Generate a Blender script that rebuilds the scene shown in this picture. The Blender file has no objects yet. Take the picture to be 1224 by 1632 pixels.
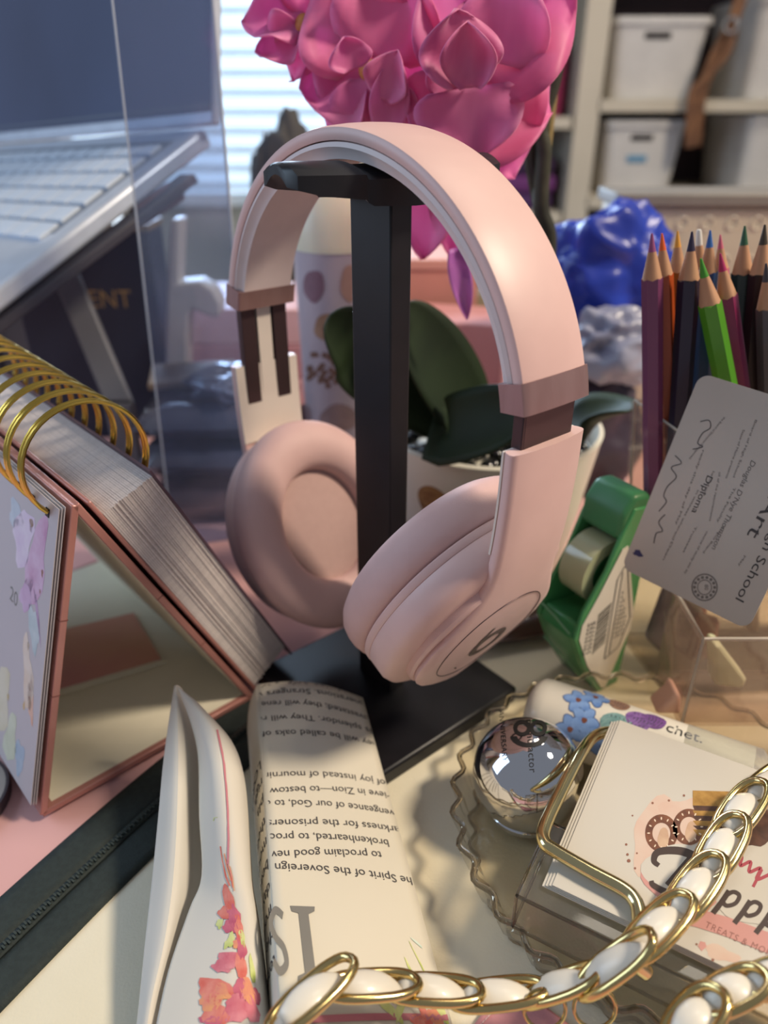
import bpy, bmesh, math, random
from mathutils import Vector, Matrix, noise
random.seed(7)
PI = math.pi
SC = bpy.context.scene
COL = SC.collection
CM = 0.01                      # everything below is authored in centimetres

# ------------------------------------------------------------------ camera
EYE = Vector((0.0, 0.0, 26.3))
PITCH = math.radians(29.0)
FPX = 1190.0
cam_d = bpy.data.cameras.new('camera')
cam_d.sensor_fit = 'VERTICAL'
cam_d.lens = 6.86
cam_d.sensor_height = 1632.0 / FPX * 6.86
cam_d.sensor_width = cam_d.sensor_height
cam_d.clip_start = 0.01
cam_d.clip_end = 50
cam_d.dof.use_dof = True
cam_d.dof.focus_distance = 0.255
cam_d.dof.aperture_fstop = 1.7
cam = bpy.data.objects.new('camera', cam_d)
cam.location = EYE * CM
cam.rotation_euler = (PI / 2 - PITCH, 0, 0)
COL.objects.link(cam)
SC.camera = cam

# ------------------------------------------------------------------ world, light, exposure
W = bpy.data.worlds.new('room_air'); SC.world = W
W.use_nodes = True
bg = W.node_tree.nodes['Background']
bg.inputs['Color'].default_value = (0.80, 0.86, 1.0, 1)
bg.inputs['Strength'].default_value = 0.27


def light(name, kind, loc, aim, energy, color, size=0.2, shape='DISK', size_y=None):
    l = bpy.data.lights.new(name, kind)
    l.energy = energy
    l.color = color
    if kind == 'AREA':
        l.shape = shape
        l.size = size
        if size_y:
            l.size_y = size_y
    o = bpy.data.objects.new(name, l)
    o.location = Vector(loc) * CM
    d = (Vector(aim) - Vector(loc))
    o.rotation_euler = d.to_track_quat('-Z', 'Y').to_euler()
    COL.objects.link(o)
    return o


light('desk_lamp_light', 'AREA', (96, 17, 122), (3, 25, 5), 24, (1.0, 0.85, 0.665), 0.24)
light('window_daylight', 'AREA', (-38, 196, 60), (-8, 40, 8), 52, (0.62, 0.79, 1.0), 0.8, 'RECTANGLE', 0.9)
light('left_window_daylight', 'AREA', (-112, 32, 62), (-18, 50, 18), 7.5, (0.58, 0.77, 1.0), 0.7, 'RECTANGLE', 0.8)
light('shelf_fill_light', 'AREA', (60, 90, 150), (40, 120, 0), 5, (1.0, 0.88, 0.72), 0.5)  # added warm fill, only to lighten the shelf side of the background
SC.view_settings.view_transform = 'Standard'
SC.view_settings.look = 'None'
SC.view_settings.gamma = 1.0
SC.view_settings.use_curve_mapping = False
SC.view_settings.exposure = 0.0


# ------------------------------------------------------------------ measuring helpers
def ray(px, py):
    a = (px - 612.0) / FPX
    b = (816.0 - py) / FPX
    c, s = math.cos(PITCH), math.sin(PITCH)
    return Vector((a, c + b * s, -s + b * c))


def G(px, py, z=0.0):
    """point at height z that the photo shows at (px, py)"""
    d = ray(px, py)
    t = (z - EYE.z) / d.z
    return EYE + d * t


def V(px, py, Y):
    """point in the upright plane y = Y"""
    d = ray(px, py)
    return EYE + d * (Y / d.y)


# ------------------------------------------------------------------ materials
def lin(c):
    if isinstance(c, str):
        c = c.lstrip('#')
        c = [int(c[i:i + 2], 16) / 255 for i in (0, 2, 4)]
    return [(x / 12.92 if x <= 0.04045 else ((x + 0.055) / 1.055) ** 2.4) for x in c] + [1.0]


MATS = {}


def mat(name, color, rough=0.5, metal=0.0, color2=None, scale=30, bump=0.0, bscale=None, trans=0.0, ior=1.45,
        emit=None, estr=0.0, alpha=1.0, coat=0.0, sheen=0.0, stretch=None, spec=None, sss=0.0, detail=3.0, ramp=(0.35, 0.65)):
    if name in MATS:
        return MATS[name]
    m = bpy.data.materials.new(name)
    m.use_nodes = True
    nt = m.node_tree
    p = nt.nodes['Principled BSDF']
    col = lin(color)
    p.inputs['Base Color'].default_value = col
    p.inputs['Roughness'].default_value = rough
    p.inputs['Metallic'].default_value = metal
    p.inputs['IOR'].default_value = ior
    p.inputs['Transmission Weight'].default_value = trans
    p.inputs['Coat Weight'].default_value = coat
    p.inputs['Sheen Weight'].default_value = sheen
    p.inputs['Alpha'].default_value = alpha
    if spec is not None:
        p.inputs['Specular IOR Level'].default_value = spec
    if sss:
        p.inputs['Subsurface Weight'].default_value = sss
        p.inputs['Subsurface Radius'].default_value = (0.006, 0.003, 0.002)
        p.inputs['Subsurface Scale'].default_value = 1.0
    if emit is not None:
        p.inputs['Emission Color'].default_value = lin(emit)
        p.inputs['Emission Strength'].default_value = estr
    tc = nt.nodes.new('ShaderNodeTexCoord')
    vec = tc.outputs['Object']
    if stretch:
        mp = nt.nodes.new('ShaderNodeMapping')
        mp.inputs['Scale'].default_value = stretch
        nt.links.new(vec, mp.inputs['Vector'])
        vec = mp.outputs['Vector']
    n = nt.nodes.new('ShaderNodeTexNoise')
    n.inputs['Scale'].default_value = scale
    n.inputs['Detail'].default_value = detail
    nt.links.new(vec, n.inputs['Vector'])
    r = nt.nodes.new('ShaderNodeValToRGB')
    r.color_ramp.elements[0].position = ramp[0]
    r.color_ramp.elements[1].position = ramp[1]
    c2 = lin(color2) if color2 else [min(1, x * 0.93) for x in col[:3]] + [1]
    r.color_ramp.elements[0].color = c2
    r.color_ramp.elements[1].color = col
    nt.links.new(n.outputs['Fac'], r.inputs['Fac'])
    nt.links.new(r.outputs['Color'], p.inputs['Base Color'])
    if bump:
        b = nt.nodes.new('ShaderNodeBump')
        b.inputs['Strength'].default_value = bump
        b.inputs['Distance'].default_value = 0.001
        n2 = nt.nodes.new('ShaderNodeTexNoise')
        n2.inputs['Scale'].default_value = bscale or scale * 8
        n2.inputs['Detail'].default_value = 4
        nt.links.new(vec, n2.inputs['Vector'])
        nt.links.new(n2.outputs['Fac'], b.inputs['Height'])
        nt.links.new(b.outputs['Normal'], p.inputs['Normal'])
    MATS[name] = m
    return m


def petal_mat(name, color, color2, scale=30, see=0.45):
    """silk: lets part of the light through"""
    m = mat(name, color, .5, color2=color2, scale=scale, sheen=.4, stretch=(1, 1, .35))  # stretched two-tone noise paints highlight streaks along the silk
    nt = m.node_tree
    p = nt.nodes['Principled BSDF']
    t = nt.nodes.new('ShaderNodeBsdfTranslucent')
    src = p.inputs['Base Color'].links[0].from_socket
    nt.links.new(src, t.inputs['Color'])
    mx = nt.nodes.new('ShaderNodeMixShader'); mx.inputs['Fac'].default_value = see
    out = [n for n in nt.nodes if n.type == 'OUTPUT_MATERIAL'][0]
    nt.links.new(p.outputs[0], mx.inputs[1]); nt.links.new(t.outputs[0], mx.inputs[2])
    nt.links.new(mx.outputs[0], out.inputs['Surface'])
    return m


def clear_plastic(name, tint='#f4f4f4', rough=0.06, gloss=0.12, alpha_mix=0.9, wrinkle=0.0, ior=1.35, film='#c9cdd6'):
    """thin clear sheet: mostly transparent with a glossy film on it"""
    if name in MATS:
        return MATS[name]
    m = bpy.data.materials.new(name)
    m.use_nodes = True
    nt = m.node_tree
    nt.nodes.clear()
    out = nt.nodes.new('ShaderNodeOutputMaterial')
    t = nt.nodes.new('ShaderNodeBsdfTransparent'); t.inputs['Color'].default_value = lin(tint)
    g = nt.nodes.new('ShaderNodeBsdfGlossy'); g.inputs['Roughness'].default_value = rough
    d = nt.nodes.new('ShaderNodeBsdfDiffuse'); d.inputs['Color'].default_value = lin(film)
    lwt = nt.nodes.new('ShaderNodeLayerWeight'); lwt.inputs['Blend'].default_value = 0.5
    pw = nt.nodes.new('ShaderNodeMath'); pw.operation = 'POWER'; pw.inputs[1].default_value = 4.0
    lw = nt.nodes.new('ShaderNodeMath'); lw.operation = 'MULTIPLY'; lw.inputs[1].default_value = (ior - 1.0) * 1.3
    nt.links.new(lwt.outputs['Facing'], pw.inputs[0])
    nt.links.new(pw.outputs[0], lw.inputs[0])
    mx = nt.nodes.new('ShaderNodeMixShader')
    mx2 = nt.nodes.new('ShaderNodeMixShader')
    ad = nt.nodes.new('ShaderNodeMath'); ad.operation = 'ADD'; ad.inputs[1].default_value = gloss * 0.3
    if wrinkle:
        nn = nt.nodes.new('ShaderNodeTexNoise'); nn.inputs['Scale'].default_value = 60
        bb = nt.nodes.new('ShaderNodeBump'); bb.inputs['Strength'].default_value = wrinkle; bb.inputs['Distance'].default_value = 0.004
        nt.links.new(nn.outputs['Fac'], bb.inputs['Height'])
        nt.links.new(bb.outputs['Normal'], g.inputs['Normal'])
        nt.links.new(bb.outputs['Normal'], lwt.inputs['Normal'])
    nt.links.new(lw.outputs[0], ad.inputs[0])
    nt.links.new(ad.outputs[0], mx.inputs['Fac'])
    nt.links.new(t.outputs[0], mx.inputs[1])
    nt.links.new(g.outputs[0], mx.inputs[2])
    mx2.inputs['Fac'].default_value = 1 - alpha_mix
    nt.links.new(mx.outputs[0], mx2.inputs[1])
    nt.links.new(d.outputs[0], mx2.inputs[2])
    nt.links.new(mx2.outputs[0], out.inputs['Surface'])
    MATS[name] = m
    return m


def glass(name, tint='#ffffff', rough=0.0, ior=1.46):
    """solid clear glass or acrylic that lets lamp light through (no black shadows)"""
    if name in MATS:
        return MATS[name]
    m = bpy.data.materials.new(name)
    m.use_nodes = True
    p = m.node_tree.nodes['Principled BSDF']
    p.inputs['Base Color'].default_value = lin(tint)
    p.inputs['Roughness'].default_value = rough
    p.inputs['IOR'].default_value = ior
    p.inputs['Transmission Weight'].default_value = 1.0
    MATS[name] = m
    return m


# ------------------------------------------------------------------ shapes: each returns (verts, faces)
def vec(p):
    return Vector(p)


def join(*parts):
    v, f = [], []
    for pv, pf in parts:
        k = len(v)
        v += pv
        f += [tuple(i + k for i in q) for q in pf]
    return v, f


def box(c, s, X=(1, 0, 0), Y=(0, 1, 0), Z=(0, 0, 1)):
    c, X, Y, Z = vec(c), vec(X).normalized(), vec(Y).normalized(), vec(Z).normalized()
    v = [c + X * (s[0] / 2 * i) + Y * (s[1] / 2 * j) + Z * (s[2] / 2 * k) for k in (-1, 1) for j in (-1, 1) for i in (-1, 1)]
    return v, [(0, 2, 3, 1), (4, 5, 7, 6), (0, 1, 5, 4), (2, 6, 7, 3), (0, 4, 6, 2), (1, 3, 7, 5)]


def prism(poly, off):
    n = len(poly)
    off = vec(off)
    v = [vec(p) for p in poly] + [vec(p) + off for p in poly]
    return v, [tuple(range(n))[::-1], tuple(range(n, 2 * n))] + [(i, (i + 1) % n, n + (i + 1) % n, n + i) for i in range(n)]


def hexa(p8):
    """box from eight corners: four bottom, four top, same turning"""
    return [vec(p) for p in p8], [(0, 3, 2, 1), (4, 5, 6, 7)] + [(i, (i + 1) % 4, 4 + (i + 1) % 4, 4 + i) for i in range(4)]


def loft(rings, closed=True, cap=True):
    n = len(rings[0])
    v = [vec(p) for r in rings for p in r]
    f = []
    m = n if closed else n - 1
    for i in range(len(rings) - 1):
        for j in range(m):
            f.append((i * n + j, i * n + (j + 1) % n, (i + 1) * n + (j + 1) % n, (i + 1) * n + j))
    if cap and closed:
        f.append(tuple(range(n))[::-1])
        f.append(tuple((len(rings) - 1) * n + j for j in range(n)))
    return v, f


def frames(pts, closed=False):
    n = len(pts)
    T = []
    for i in range(n):
        a = pts[(i - 1) % n] if (closed or i > 0) else pts[i]
        b = pts[(i + 1) % n] if (closed or i < n - 1) else pts[i]
        T.append((b - a).normalized())
    up = Vector((0, 0, 1)) if abs(T[0].z) < 0.9 else Vector((1, 0, 0))
    N = [(up - T[0] * up.dot(T[0])).normalized()]
    for i in range(1, n):
        q = T[i - 1].rotation_difference(T[i])
        k = q @ N[-1]
        N.append((k - T[i] * k.dot(T[i])).normalized())
    return T, N, [t.cross(m) for t, m in zip(T, N)]


def tube(pts, r, n=10, closed=False, flat=1.0):
    pts = [vec(p) for p in pts]
    T, N, B = frames(pts, closed)
    rings = []
    for i, p in enumerate(pts):
        rr = r(i / (len(pts) - 1)) if callable(r) else r
        rings.append([p + N[i] * (rr * flat * math.cos(2 * PI * k / n)) + B[i] * (rr * math.sin(2 * PI * k / n)) for k in range(n)])
    if closed:
        rings.append(rings[0])
        v, f = loft(rings[:-1], True, False)
        k = (len(rings) - 2) * n
        f += [(k + j, k + (j + 1) % n, (j + 1) % n, j) for j in range(n)]
        return v, f
    return loft(rings)


def spline(pts, k=8, closed=False):
    pts = [vec(p) for p in pts]
    out = []
    n = len(pts)
    for i in range(n if closed else n - 1):
        if closed:
            p0, p1, p2, p3 = pts[(i - 1) % n], pts[i], pts[(i + 1) % n], pts[(i + 2) % n]
        else:
            p0, p1, p2, p3 = pts[max(i - 1, 0)], pts[i], pts[i + 1], pts[min(i + 2, n - 1)]
        for j in range(k):
            t = j / k
            out.append(0.5 * ((2 * p1) + (p2 - p0) * t + (2 * p0 - 5 * p1 + 4 * p2 - p3) * t * t + (3 * p1 - p0 - 3 * p2 + p3) * t ** 3))
    if not closed:
        out.append(pts[-1])
    return out


def lathe(prof, c=(0, 0, 0), n=40, X=(1, 0, 0), Y=(0, 1, 0), Z=(0, 0, 1), cap=True, wob=None):
    """prof: (radius, height) pairs round axis Z; X and Y may have different lengths for an ellipse"""
    c, X, Y, Z = vec(c), vec(X), vec(Y), vec(Z)
    rings = []
    for r, h in prof:
        ring = []
        for k in range(n):
            a = 2 * PI * k / n
            rr = r * (wob(a, h) if wob else 1)
            ring.append(c + X * (rr * math.cos(a)) + Y * (rr * math.sin(a)) + Z * h)
        rings.append(ring)
    return loft(rings, True, cap)


def sheet(fn, nu, nv):
    v = [vec(fn(i / nu, j / nv)) for j in range(nv + 1) for i in range(nu + 1)]
    w = nu + 1
    return v, [(j * w + i, j * w + i + 1, (j + 1) * w + i + 1, (j + 1) * w + i) for j in range(nv) for i in range(nu)]


def ball(c, r, nu=16, nv=10, sc=(1, 1, 1), jit=0.0, seed=0):
    c = vec(c)
    rings = []
    for j in range(1, nv):
        th = PI * j / nv
        ring = []
        for i in range(nu):
            ph = 2 * PI * i / nu
            d = Vector((math.sin(th) * math.cos(ph), math.sin(th) * math.sin(ph), math.cos(th)))
            k = 1 + jit * noise.noise(d * 2.3 + Vector((seed, seed * 1.7, 0)))
            ring.append(c + Vector((d.x * sc[0], d.y * sc[1], d.z * sc[2])) * r * k)
        rings.append(ring)
    return loft(rings)


# ------------------------------------------------------------------ objects
ORG = {}


def mk(name, vf, m, parent=None, smooth=False, bevel=0.0, seg=2, solid=0.0, sub=0, sharp=38, label=None, kind=None, even=False):
    v, f = vf
    lo = Vector((min(p.x for p in v), min(p.y for p in v), min(p.z for p in v)))
    hi = Vector((max(p.x for p in v), max(p.y for p in v), max(p.z for p in v)))
    org = Vector(((lo.x + hi.x) / 2, (lo.y + hi.y) / 2, lo.z))
    me = bpy.data.meshes.new(name)
    me.from_pydata([(p - org) * CM for p in v], [], f)
    bm = bmesh.new(); bm.from_mesh(me)
    bmesh.ops.recalc_face_normals(bm, faces=bm.faces)
    bm.to_mesh(me); bm.free()
    o = bpy.data.objects.new(name, me)
    me.materials.append(m)
    if smooth:
        for p in me.polygons:
            p.use_smooth = True
        if sharp:
            me.set_sharp_from_angle(angle=math.radians(sharp))
    COL.objects.link(o)
    if parent is not None:
        o.parent = parent
        o.location = (org - ORG[parent.name]) * CM
    else:
        o.location = org * CM
    ORG[o.name] = org
    if solid:
        md = o.modifiers.new('thickness', 'SOLIDIFY'); md.thickness = solid * CM; md.offset = 0
    if bevel:
        md = o.modifiers.new('rounding', 'BEVEL'); md.width = bevel * CM; md.segments = seg; md.limit_method = 'ANGLE'
        if smooth or seg > 1:
            for p in me.polygons:
                p.use_smooth = True
            me.set_sharp_from_angle(angle=math.radians(60))
    if sub:
        md = o.modifiers.new('soft', 'SUBSURF'); md.levels = sub; md.render_levels = sub
    if label:
        o['label'] = label
    if kind:
        o['kind'] = kind
    return o


def tag(o, label, cat, group=None):
    o['label'] = label
    o['category'] = cat
    if group:
        o['group'] = group
    return o


def thing(name, label, cat, loc, group=None):
    o = bpy.data.objects.new(name, None)
    o.empty_display_size = 0.02
    o.location = vec(loc) * CM
    COL.objects.link(o)
    ORG[o.name] = vec(loc)
    return tag(o, label, cat, group)


def struct(o):
    o['kind'] = 'structure'
    return o


def clone(o, delta, parent):
    """copy of a part (shared mesh), moved by delta relative to its source"""
    c = o.copy()
    COL.objects.link(c)
    c.parent = parent
    ORG[c.name] = ORG[o.name] + vec(delta)
    c.location = (ORG[c.name] - ORG[parent.name]) * CM
    return c


def text_vf(s, size=1.0, align='LEFT', shear=0.0, spacing=1.0, res=3):
    cu = bpy.data.curves.new('lettering', 'FONT')
    cu.body = s
    cu.size = size
    cu.align_x = align
    cu.shear = shear
    cu.space_character = spacing
    cu.resolution_u = res
    ob = bpy.data.objects.new('lettering', cu)
    COL.objects.link(ob)
    dg = bpy.context.evaluated_depsgraph_get()
    me = bpy.data.meshes.new_from_object(ob.evaluated_get(dg))
    v = [Vector((p.co.x, p.co.y, 0)) for p in me.vertices]
    f = [tuple(p.vertices) for p in me.polygons]
    bpy.data.objects.remove(ob); bpy.data.curves.remove(cu); bpy.data.meshes.remove(me)
    return v, f


def mapv(vf, fn):
    return [vec(fn(p.x, p.y)) for p in vf[0]], vf[1]


def on(o, X, Y, lift=0.0):
    """map flat (x, y) onto a plane with axes X and Y, lifted off it"""
    o, X, Y = vec(o), vec(X).normalized(), vec(Y).normalized()
    N = X.cross(Y).normalized()
    return lambda x, y: o + X * x + Y * y + N * lift


def blob(c, rx, ry, rot=0, n=18, jit=0.15, seed=0):
    out = []
    for k in range(n):
        a = 2 * PI * k / n
        j = 1 + jit * math.sin(3 * a + seed) + jit * 0.7 * math.sin(5 * a + seed * 2.3)
        x, y = rx * j * math.cos(a), ry * j * math.sin(a)
        out.append((c[0] + x * math.cos(rot) - y * math.sin(rot), c[1] + x * math.sin(rot) + y * math.cos(rot)))
    return out


def flat(poly):
    return [Vector((p[0], p[1], 0)) for p in poly], [tuple(range(len(poly)))]


def fan(poly):
    """flat polygon as a fan round its middle, so that it can follow a curved sheet"""
    n = len(poly)
    c = (sum(p[0] for p in poly) / n, sum(p[1] for p in poly) / n)
    mid = [((p[0] + c[0]) / 2, (p[1] + c[1]) / 2) for p in poly]
    v = [Vector((p[0], p[1], 0)) for p in poly] + [Vector((p[0], p[1], 0)) for p in mid] + [Vector((c[0], c[1], 0))]
    f = []
    for i in range(n):
        j = (i + 1) % n
        f += [(i, j, n + j, n + i), (n + i, n + j, 2 * n)]
    return v, f


def stroke(pts, w):
    """flat ribbon along a 2-D path"""
    P = [Vector((p[0], p[1], 0)) for p in pts]
    v = []
    for i, p in enumerate(P):
        t = (P[min(i + 1, len(P) - 1)] - P[max(i - 1, 0)]).normalized()
        k = Vector((-t.y, t.x, 0))
        ww = w(i / (len(P) - 1)) if callable(w) else w
        v += [p + k * ww / 2, p - k * ww / 2]
    return v, [(2 * i, 2 * i + 1, 2 * i + 3, 2 * i + 2) for i in range(len(P) - 1)]


def rect(x0, y0, x1, y1):
    return [Vector((x0, y0, 0)), Vector((x1, y0, 0)), Vector((x1, y1, 0)), Vector((x0, y1, 0))], [(0, 1, 2, 3)]


def ring2(cx, cy, r0, r1, sx=1.0, n=36, a0=0, a1=2 * PI):
    v = []
    for k in range(n + 1):
        a = a0 + (a1 - a0) * k / n
        v += [Vector((cx + sx * r0 * math.cos(a), cy + r0 * math.sin(a), 0)), Vector((cx + sx * r1 * math.cos(a), cy + r1 * math.sin(a), 0))]
    return v, [(2 * k, 2 * k + 1, 2 * k + 3, 2 * k + 2) for k in range(n)]


# ================================================================== the room
M_wall = mat('wall_paint', '#b9b2a4', 0.8, color2='#b0a99b', scale=8, bump=0.05)
wall = struct(mk('wall_back', box((0, 222, 60), (420, 6, 270)), M_wall))
floor = struct(mk('floor', box((0, 89, -77.02), (420, 258, 4)), mat('floor_carpet', '#6a625c', 0.95, color2='#5a534e', scale=60, bump=0.3)))

# window with blinds behind the flowers
win = struct(mk('window_1', box((-44, 218.2, 52), (74, 1.0, 96)), mat('window_daylight_glow', '#cfe0ee', 0.5, emit='#cfe3f4', estr=1.15)))
M_frame = mat('window_white', '#e6e8ea', 0.5)
mk('window_frame', join(box((-44, 217, 101.5), (80, 3, 3)), box((-44, 217, 2.5), (80, 3, 3)), box((-82.5, 217, 52), (3, 3, 102)),
                        box((-5.5, 217, 52), (3, 3, 102))), M_frame, win)
M_slat = mat('blind_slat', '#c6ced6', 0.5)
sl0 = None
for i in range(22):
    z = 6 + i * 4.3
    if sl0 is None:
        sl0 = mk('blind_slat', box((-44, 214.5, z), (73, 2.4, 0.25), Y=(0, 1, 0.55), Z=(0, -0.55, 1)), M_slat, win)
    else:
        clone(sl0, (0, 0, i * 4.3), win)

# desk
M_desk = mat('desk_pink', '#d9a9a6', 0.6, color2='#d3a29f', scale=12)
desk = thing('desk', 'pink desk top under the whole clutter', 'desk', (0, 46, -75))
mk('desk_top', box((0, 46, -1.5), (150, 106, 3)), M_desk, desk, bevel=0.3)
for sx in (-1, 1):
    for sy in (-1, 1):
        mk('leg', box((sx * 68, 46 + sy * 47, -39), (5, 5, 72)), M_desk, desk)

# ------------------------------------------------------------------ shelving with baskets
M_shelf = mat('shelf_cream', '#c9c1b0', 0.6, color2='#bfb7a6', scale=6)
M_shelf_d = mat('shelf_grey', '#8f8a86', 0.6)
SY = 168.0
sh = thing('storage_shelf', 'cream storage shelf unit holding white baskets in the back', 'shelf', (70, SY + 14, -75))
zt, zm, zb = V(1000, -175, SY).z, V(1000, 158, SY + 1).z - 1.12, V(1000, 312, SY + 1).z - 1.12
xpost = V(938, 150, SY).x
mk('upright', box((xpost, SY + 16, 10.03), (4.6, 34, 170)), M_shelf, sh)
mk('upright', box((xpost + 82, SY + 16, 10.03), (4, 34, 170)), M_shelf, sh)
mk('upright', box((xpost - 46, SY + 16, 10.03), (4, 34, 170)), M_shelf, sh)
for zz in (zt, zm, zb, zb - 27):
    mk('shelf_board', box((xpost + 41, SY + 16, zz), (78, 34, 2.2)), M_shelf, sh)
    mk('shelf_board', box((xpost - 24, SY + 16, zz - 3), (42, 34, 2.0)), M_shelf, sh)
mk('back_panel', box((xpost + 18, SY + 34.5, 10.03), (136, 1.5, 170)), mat('shelf_back_dark', '#4a3f45', 0.8), sh)  # dark mauve back board behind the cream shelves

M_bask = mat('basket_white', '#d2d0cc', 0.45)
M_slot = mat('slot_dark', '#2b2626', 0.8)


def basket(px0, px1, py0, py1, Y, label, depth=26, handle=True, tape=None):
    a, b = V(px0, py1, Y), V(px1, py0, Y)
    a.z = (zm if py1 < 200 else zb) + 1.12
    t = thing('storage_basket', label, 'basket', ((a.x + b.x) / 2, Y + depth / 2, a.z), 'white storage baskets on the shelf')
    w, h = b.x - a.x, b.z - a.z
    cx = (a.x + b.x) / 2
    # tapered wall with a thick rim, open at the top
    def ringz(z, k, inset):
        hw, hd = w / 2 * k - inset, depth / 2 * k - inset
        r = 2.2
        out = []
        for sx, sy, a0 in ((1, 1, 0), (-1, 1, 90), (-1, -1, 180), (1, -1, 270)):
            for q in range(4):
                an = math.radians(a0 + q * 30)
                out.append(Vector((cx + sx * (hw - r) + r * math.cos(an), Y + depth / 2 + sy * (hd - r) + r * math.sin(an), z)))
        return out
    mk('basket_body', loft([ringz(a.z, .86, 0), ringz(b.z - 1.2, .98, 0), ringz(b.z - 1.2, 1.03, 0), ringz(b.z, 1.03, 0), ringz(b.z, .96, .3),
                            ringz(a.z + .5, .85, .3)]), M_bask, t, smooth=True)
    if handle:
        hy = Y + depth / 2 * (1 - .955)
        mk('handle_slot', join(box((cx - w * .04, hy - .05, b.z - h * .22), (w * .27, .5, h * .085))), M_slot, t, bevel=.2)
    if tape:
        mk('label_sticker', box((cx - w * .06, Y + depth / 2 * .075, a.z + h * .5), (w * .24, .5, h * .09)), mat('sticker_blue', tape, .5), t)
    return t


basket(965, 1140, 26, 158, SY + 1, 'white basket with dark handle slot on the upper shelf beside the post')
basket(952, 1100, 192, 312, SY + 1, 'white basket with a blue sticker on the lower shelf', tape='#5f93b4')
basket(1172, 1330, 184, 312, SY + 1, 'white basket at the right end of the lower shelf')
basket(1186, 1345, -10, 150, SY + 1, 'white basket cut off at the right on the upper shelf')
# grey tray on the board above
tag(mk('flat_tray', loft([[Vector((xpost + 4 + dx, SY + 2 + dy, zt + 1.12)) for dx, dy in ((0, 0), (30, 0), (30, 24), (0, 24))],
                          [Vector((xpost + 3 + dx, SY + 1 + dy, zt + 9)) for dx, dy in ((0, 0), (32, 0), (32, 26), (0, 26))]]),
       mat('tray_grey', '#a9a6a4', .5), bevel=.5), 'grey tray on the top board above the baskets', 'tray')
# brown strap hanging in front of the shelf
M_leather = mat('leather_brown', '#7d5638', 0.5, color2='#5c3c28', scale=40, bump=.2)
st = thing('leather_strap', 'brown leather strap hanging in front of the white baskets', 'strap', V(1110, 235, SY - 3))
def strap_path(pp, Y):
    return spline([V(x, y, Y) for x, y in pp], 6)
def strap_vf(pp, Y, w):
    pts = strap_path(pp, Y)
    return loft([[p + Vector((-w / 2, -.2, 0)), p + Vector((w / 2, -.2, 0)), p + Vector((w / 2, .2, 0)), p + Vector((-w / 2, .2, 0))] for p in pts])
mk('strap_band', strap_vf([(1190, -30), (1165, 40), (1135, 100), (1115, 160), (1108, 232)], SY - 3, 2.3), M_leather, st, smooth=True)
mk('strap_band', strap_vf([(1172, 25), (1160, 80), (1128, 120), (1104, 150), (1098, 235)], SY - 4, 1.7), M_leather, st, smooth=True)
mk('buckle', tube([V(1165, 40, SY - 4.6) + Vector((1.2 * math.cos(a), 0, 1.2 * math.sin(a))) for a in [k * PI / 6 for k in range(12)]], .3, 6, True),
   mat('buckle_steel', '#d8d8d8', .25, 1.0), st, smooth=True)
# odds on the narrow shelf left of the post
def soft_lump(name, px, py, Y, rx, rz, color, label, cat, seed=1, rough=.6, jit=.35, depth=None, m=None, par=None, rest=None):
    c = V(px, py, Y)
    if rest is not None:
        c.z = rest + rz * .8
    o = mk(name, ball(c, 1, 26, 16, (rx, depth or rx * .6, rz), jit, seed), m or mat(name + '_' + color[1:], color, rough, color2=color), par, smooth=True, sharp=0)
    if par is None:
        tag(o, label, cat)
    return o


zl1, zl2 = zm - 3 + 1.02, zb - 3 + 1.02
tag(mk('storage_jar', lathe([(0.1, 0), (4.2, 0), (4.4, 1), (4.4, 11), (4.0, 12), (3.4, 12.3), (0.1, 12.4)], Vector((V(905, 140, SY + 8).x - 4.7, SY + 8, zl1)), 24),
       mat('jar_magenta', '#8e2f55', .4), smooth=True), 'dark magenta jar on the narrow shelf behind the stem', 'jar')
tag(mk('green_lid_pot', lathe([(0.1, 0), (3.1, 0), (3.1, 2), (2.4, 2.6), (0.1, 2.7)], Vector((V(905, 140, SY + 8).x - 4.7, SY + 8, zl1 + 12.42)), 20), mat('lid_lime', '#86a53c', .5), smooth=True),
    'small lime green pot on top of the magenta jar', 'pot')
fb = V(900, 270, SY + 6)
fold = thing('folded_fabric', 'dark purple folded fabric on the lower narrow shelf', 'fabric', (fb.x - 9.2, SY + 8, zl2))
for i, (c_, h_) in enumerate((('#4c2f5e', 3.2), ('#6a3570', 3.6), ('#3c2748', 3.4))):
    mk('fabric_fold', box((fb.x - 9.2 + (i % 2) * .6, SY + 10, zl2 + 1.7 + i * 3.45), (13, 15, h_)), mat('fabric_' + c_[1:], c_, .9), fold, bevel=1.2, seg=4)
# ================================================================== headphone stand
HD = Vector((0.633, -0.775, 0)).normalized()      # across the ears, towards the viewer
ND = Vector((0.775, 0.633, 0)).normalized()       # across the band
UP = Vector((0, 0, 1))
P0 = Vector((0.0, 28.5, 0))
POUCH = 0.16


def HP(s, n, z):
    return P0 + HD * s + ND * n + UP * z


M_black = mat('stand_black', '#141318', 0.42, 0.0, color2='#100f13', scale=90)
stand = thing('headphone_stand', 'black metal headphone stand with square base holding the pink headphones', 'headphone stand', HP(0, 0, POUCH))
mk('base_plate', box(HP(0, 0, POUCH + .45), (9.3, 9.3, .9), HD, ND), M_black, stand, bevel=.15)
mk('pole', box(HP(-.2, 0, 12.4), (2.35, 1.0, 23.0), HD, ND), M_black, stand, bevel=.08)


def cradle_ring(n, top, wdt, th):
    # saddle: arched across the band direction
    out = []
    for k in range(9):
        u = -1 + 2 * k / 8
        out.append(HP(u * wdt, n, top - 0.34 * u * u))
    for k in range(9):
        u = 1 - 2 * k / 8
        out.append(HP(u * wdt, n, top - th - 0.34 * u * u))
    return out


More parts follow.
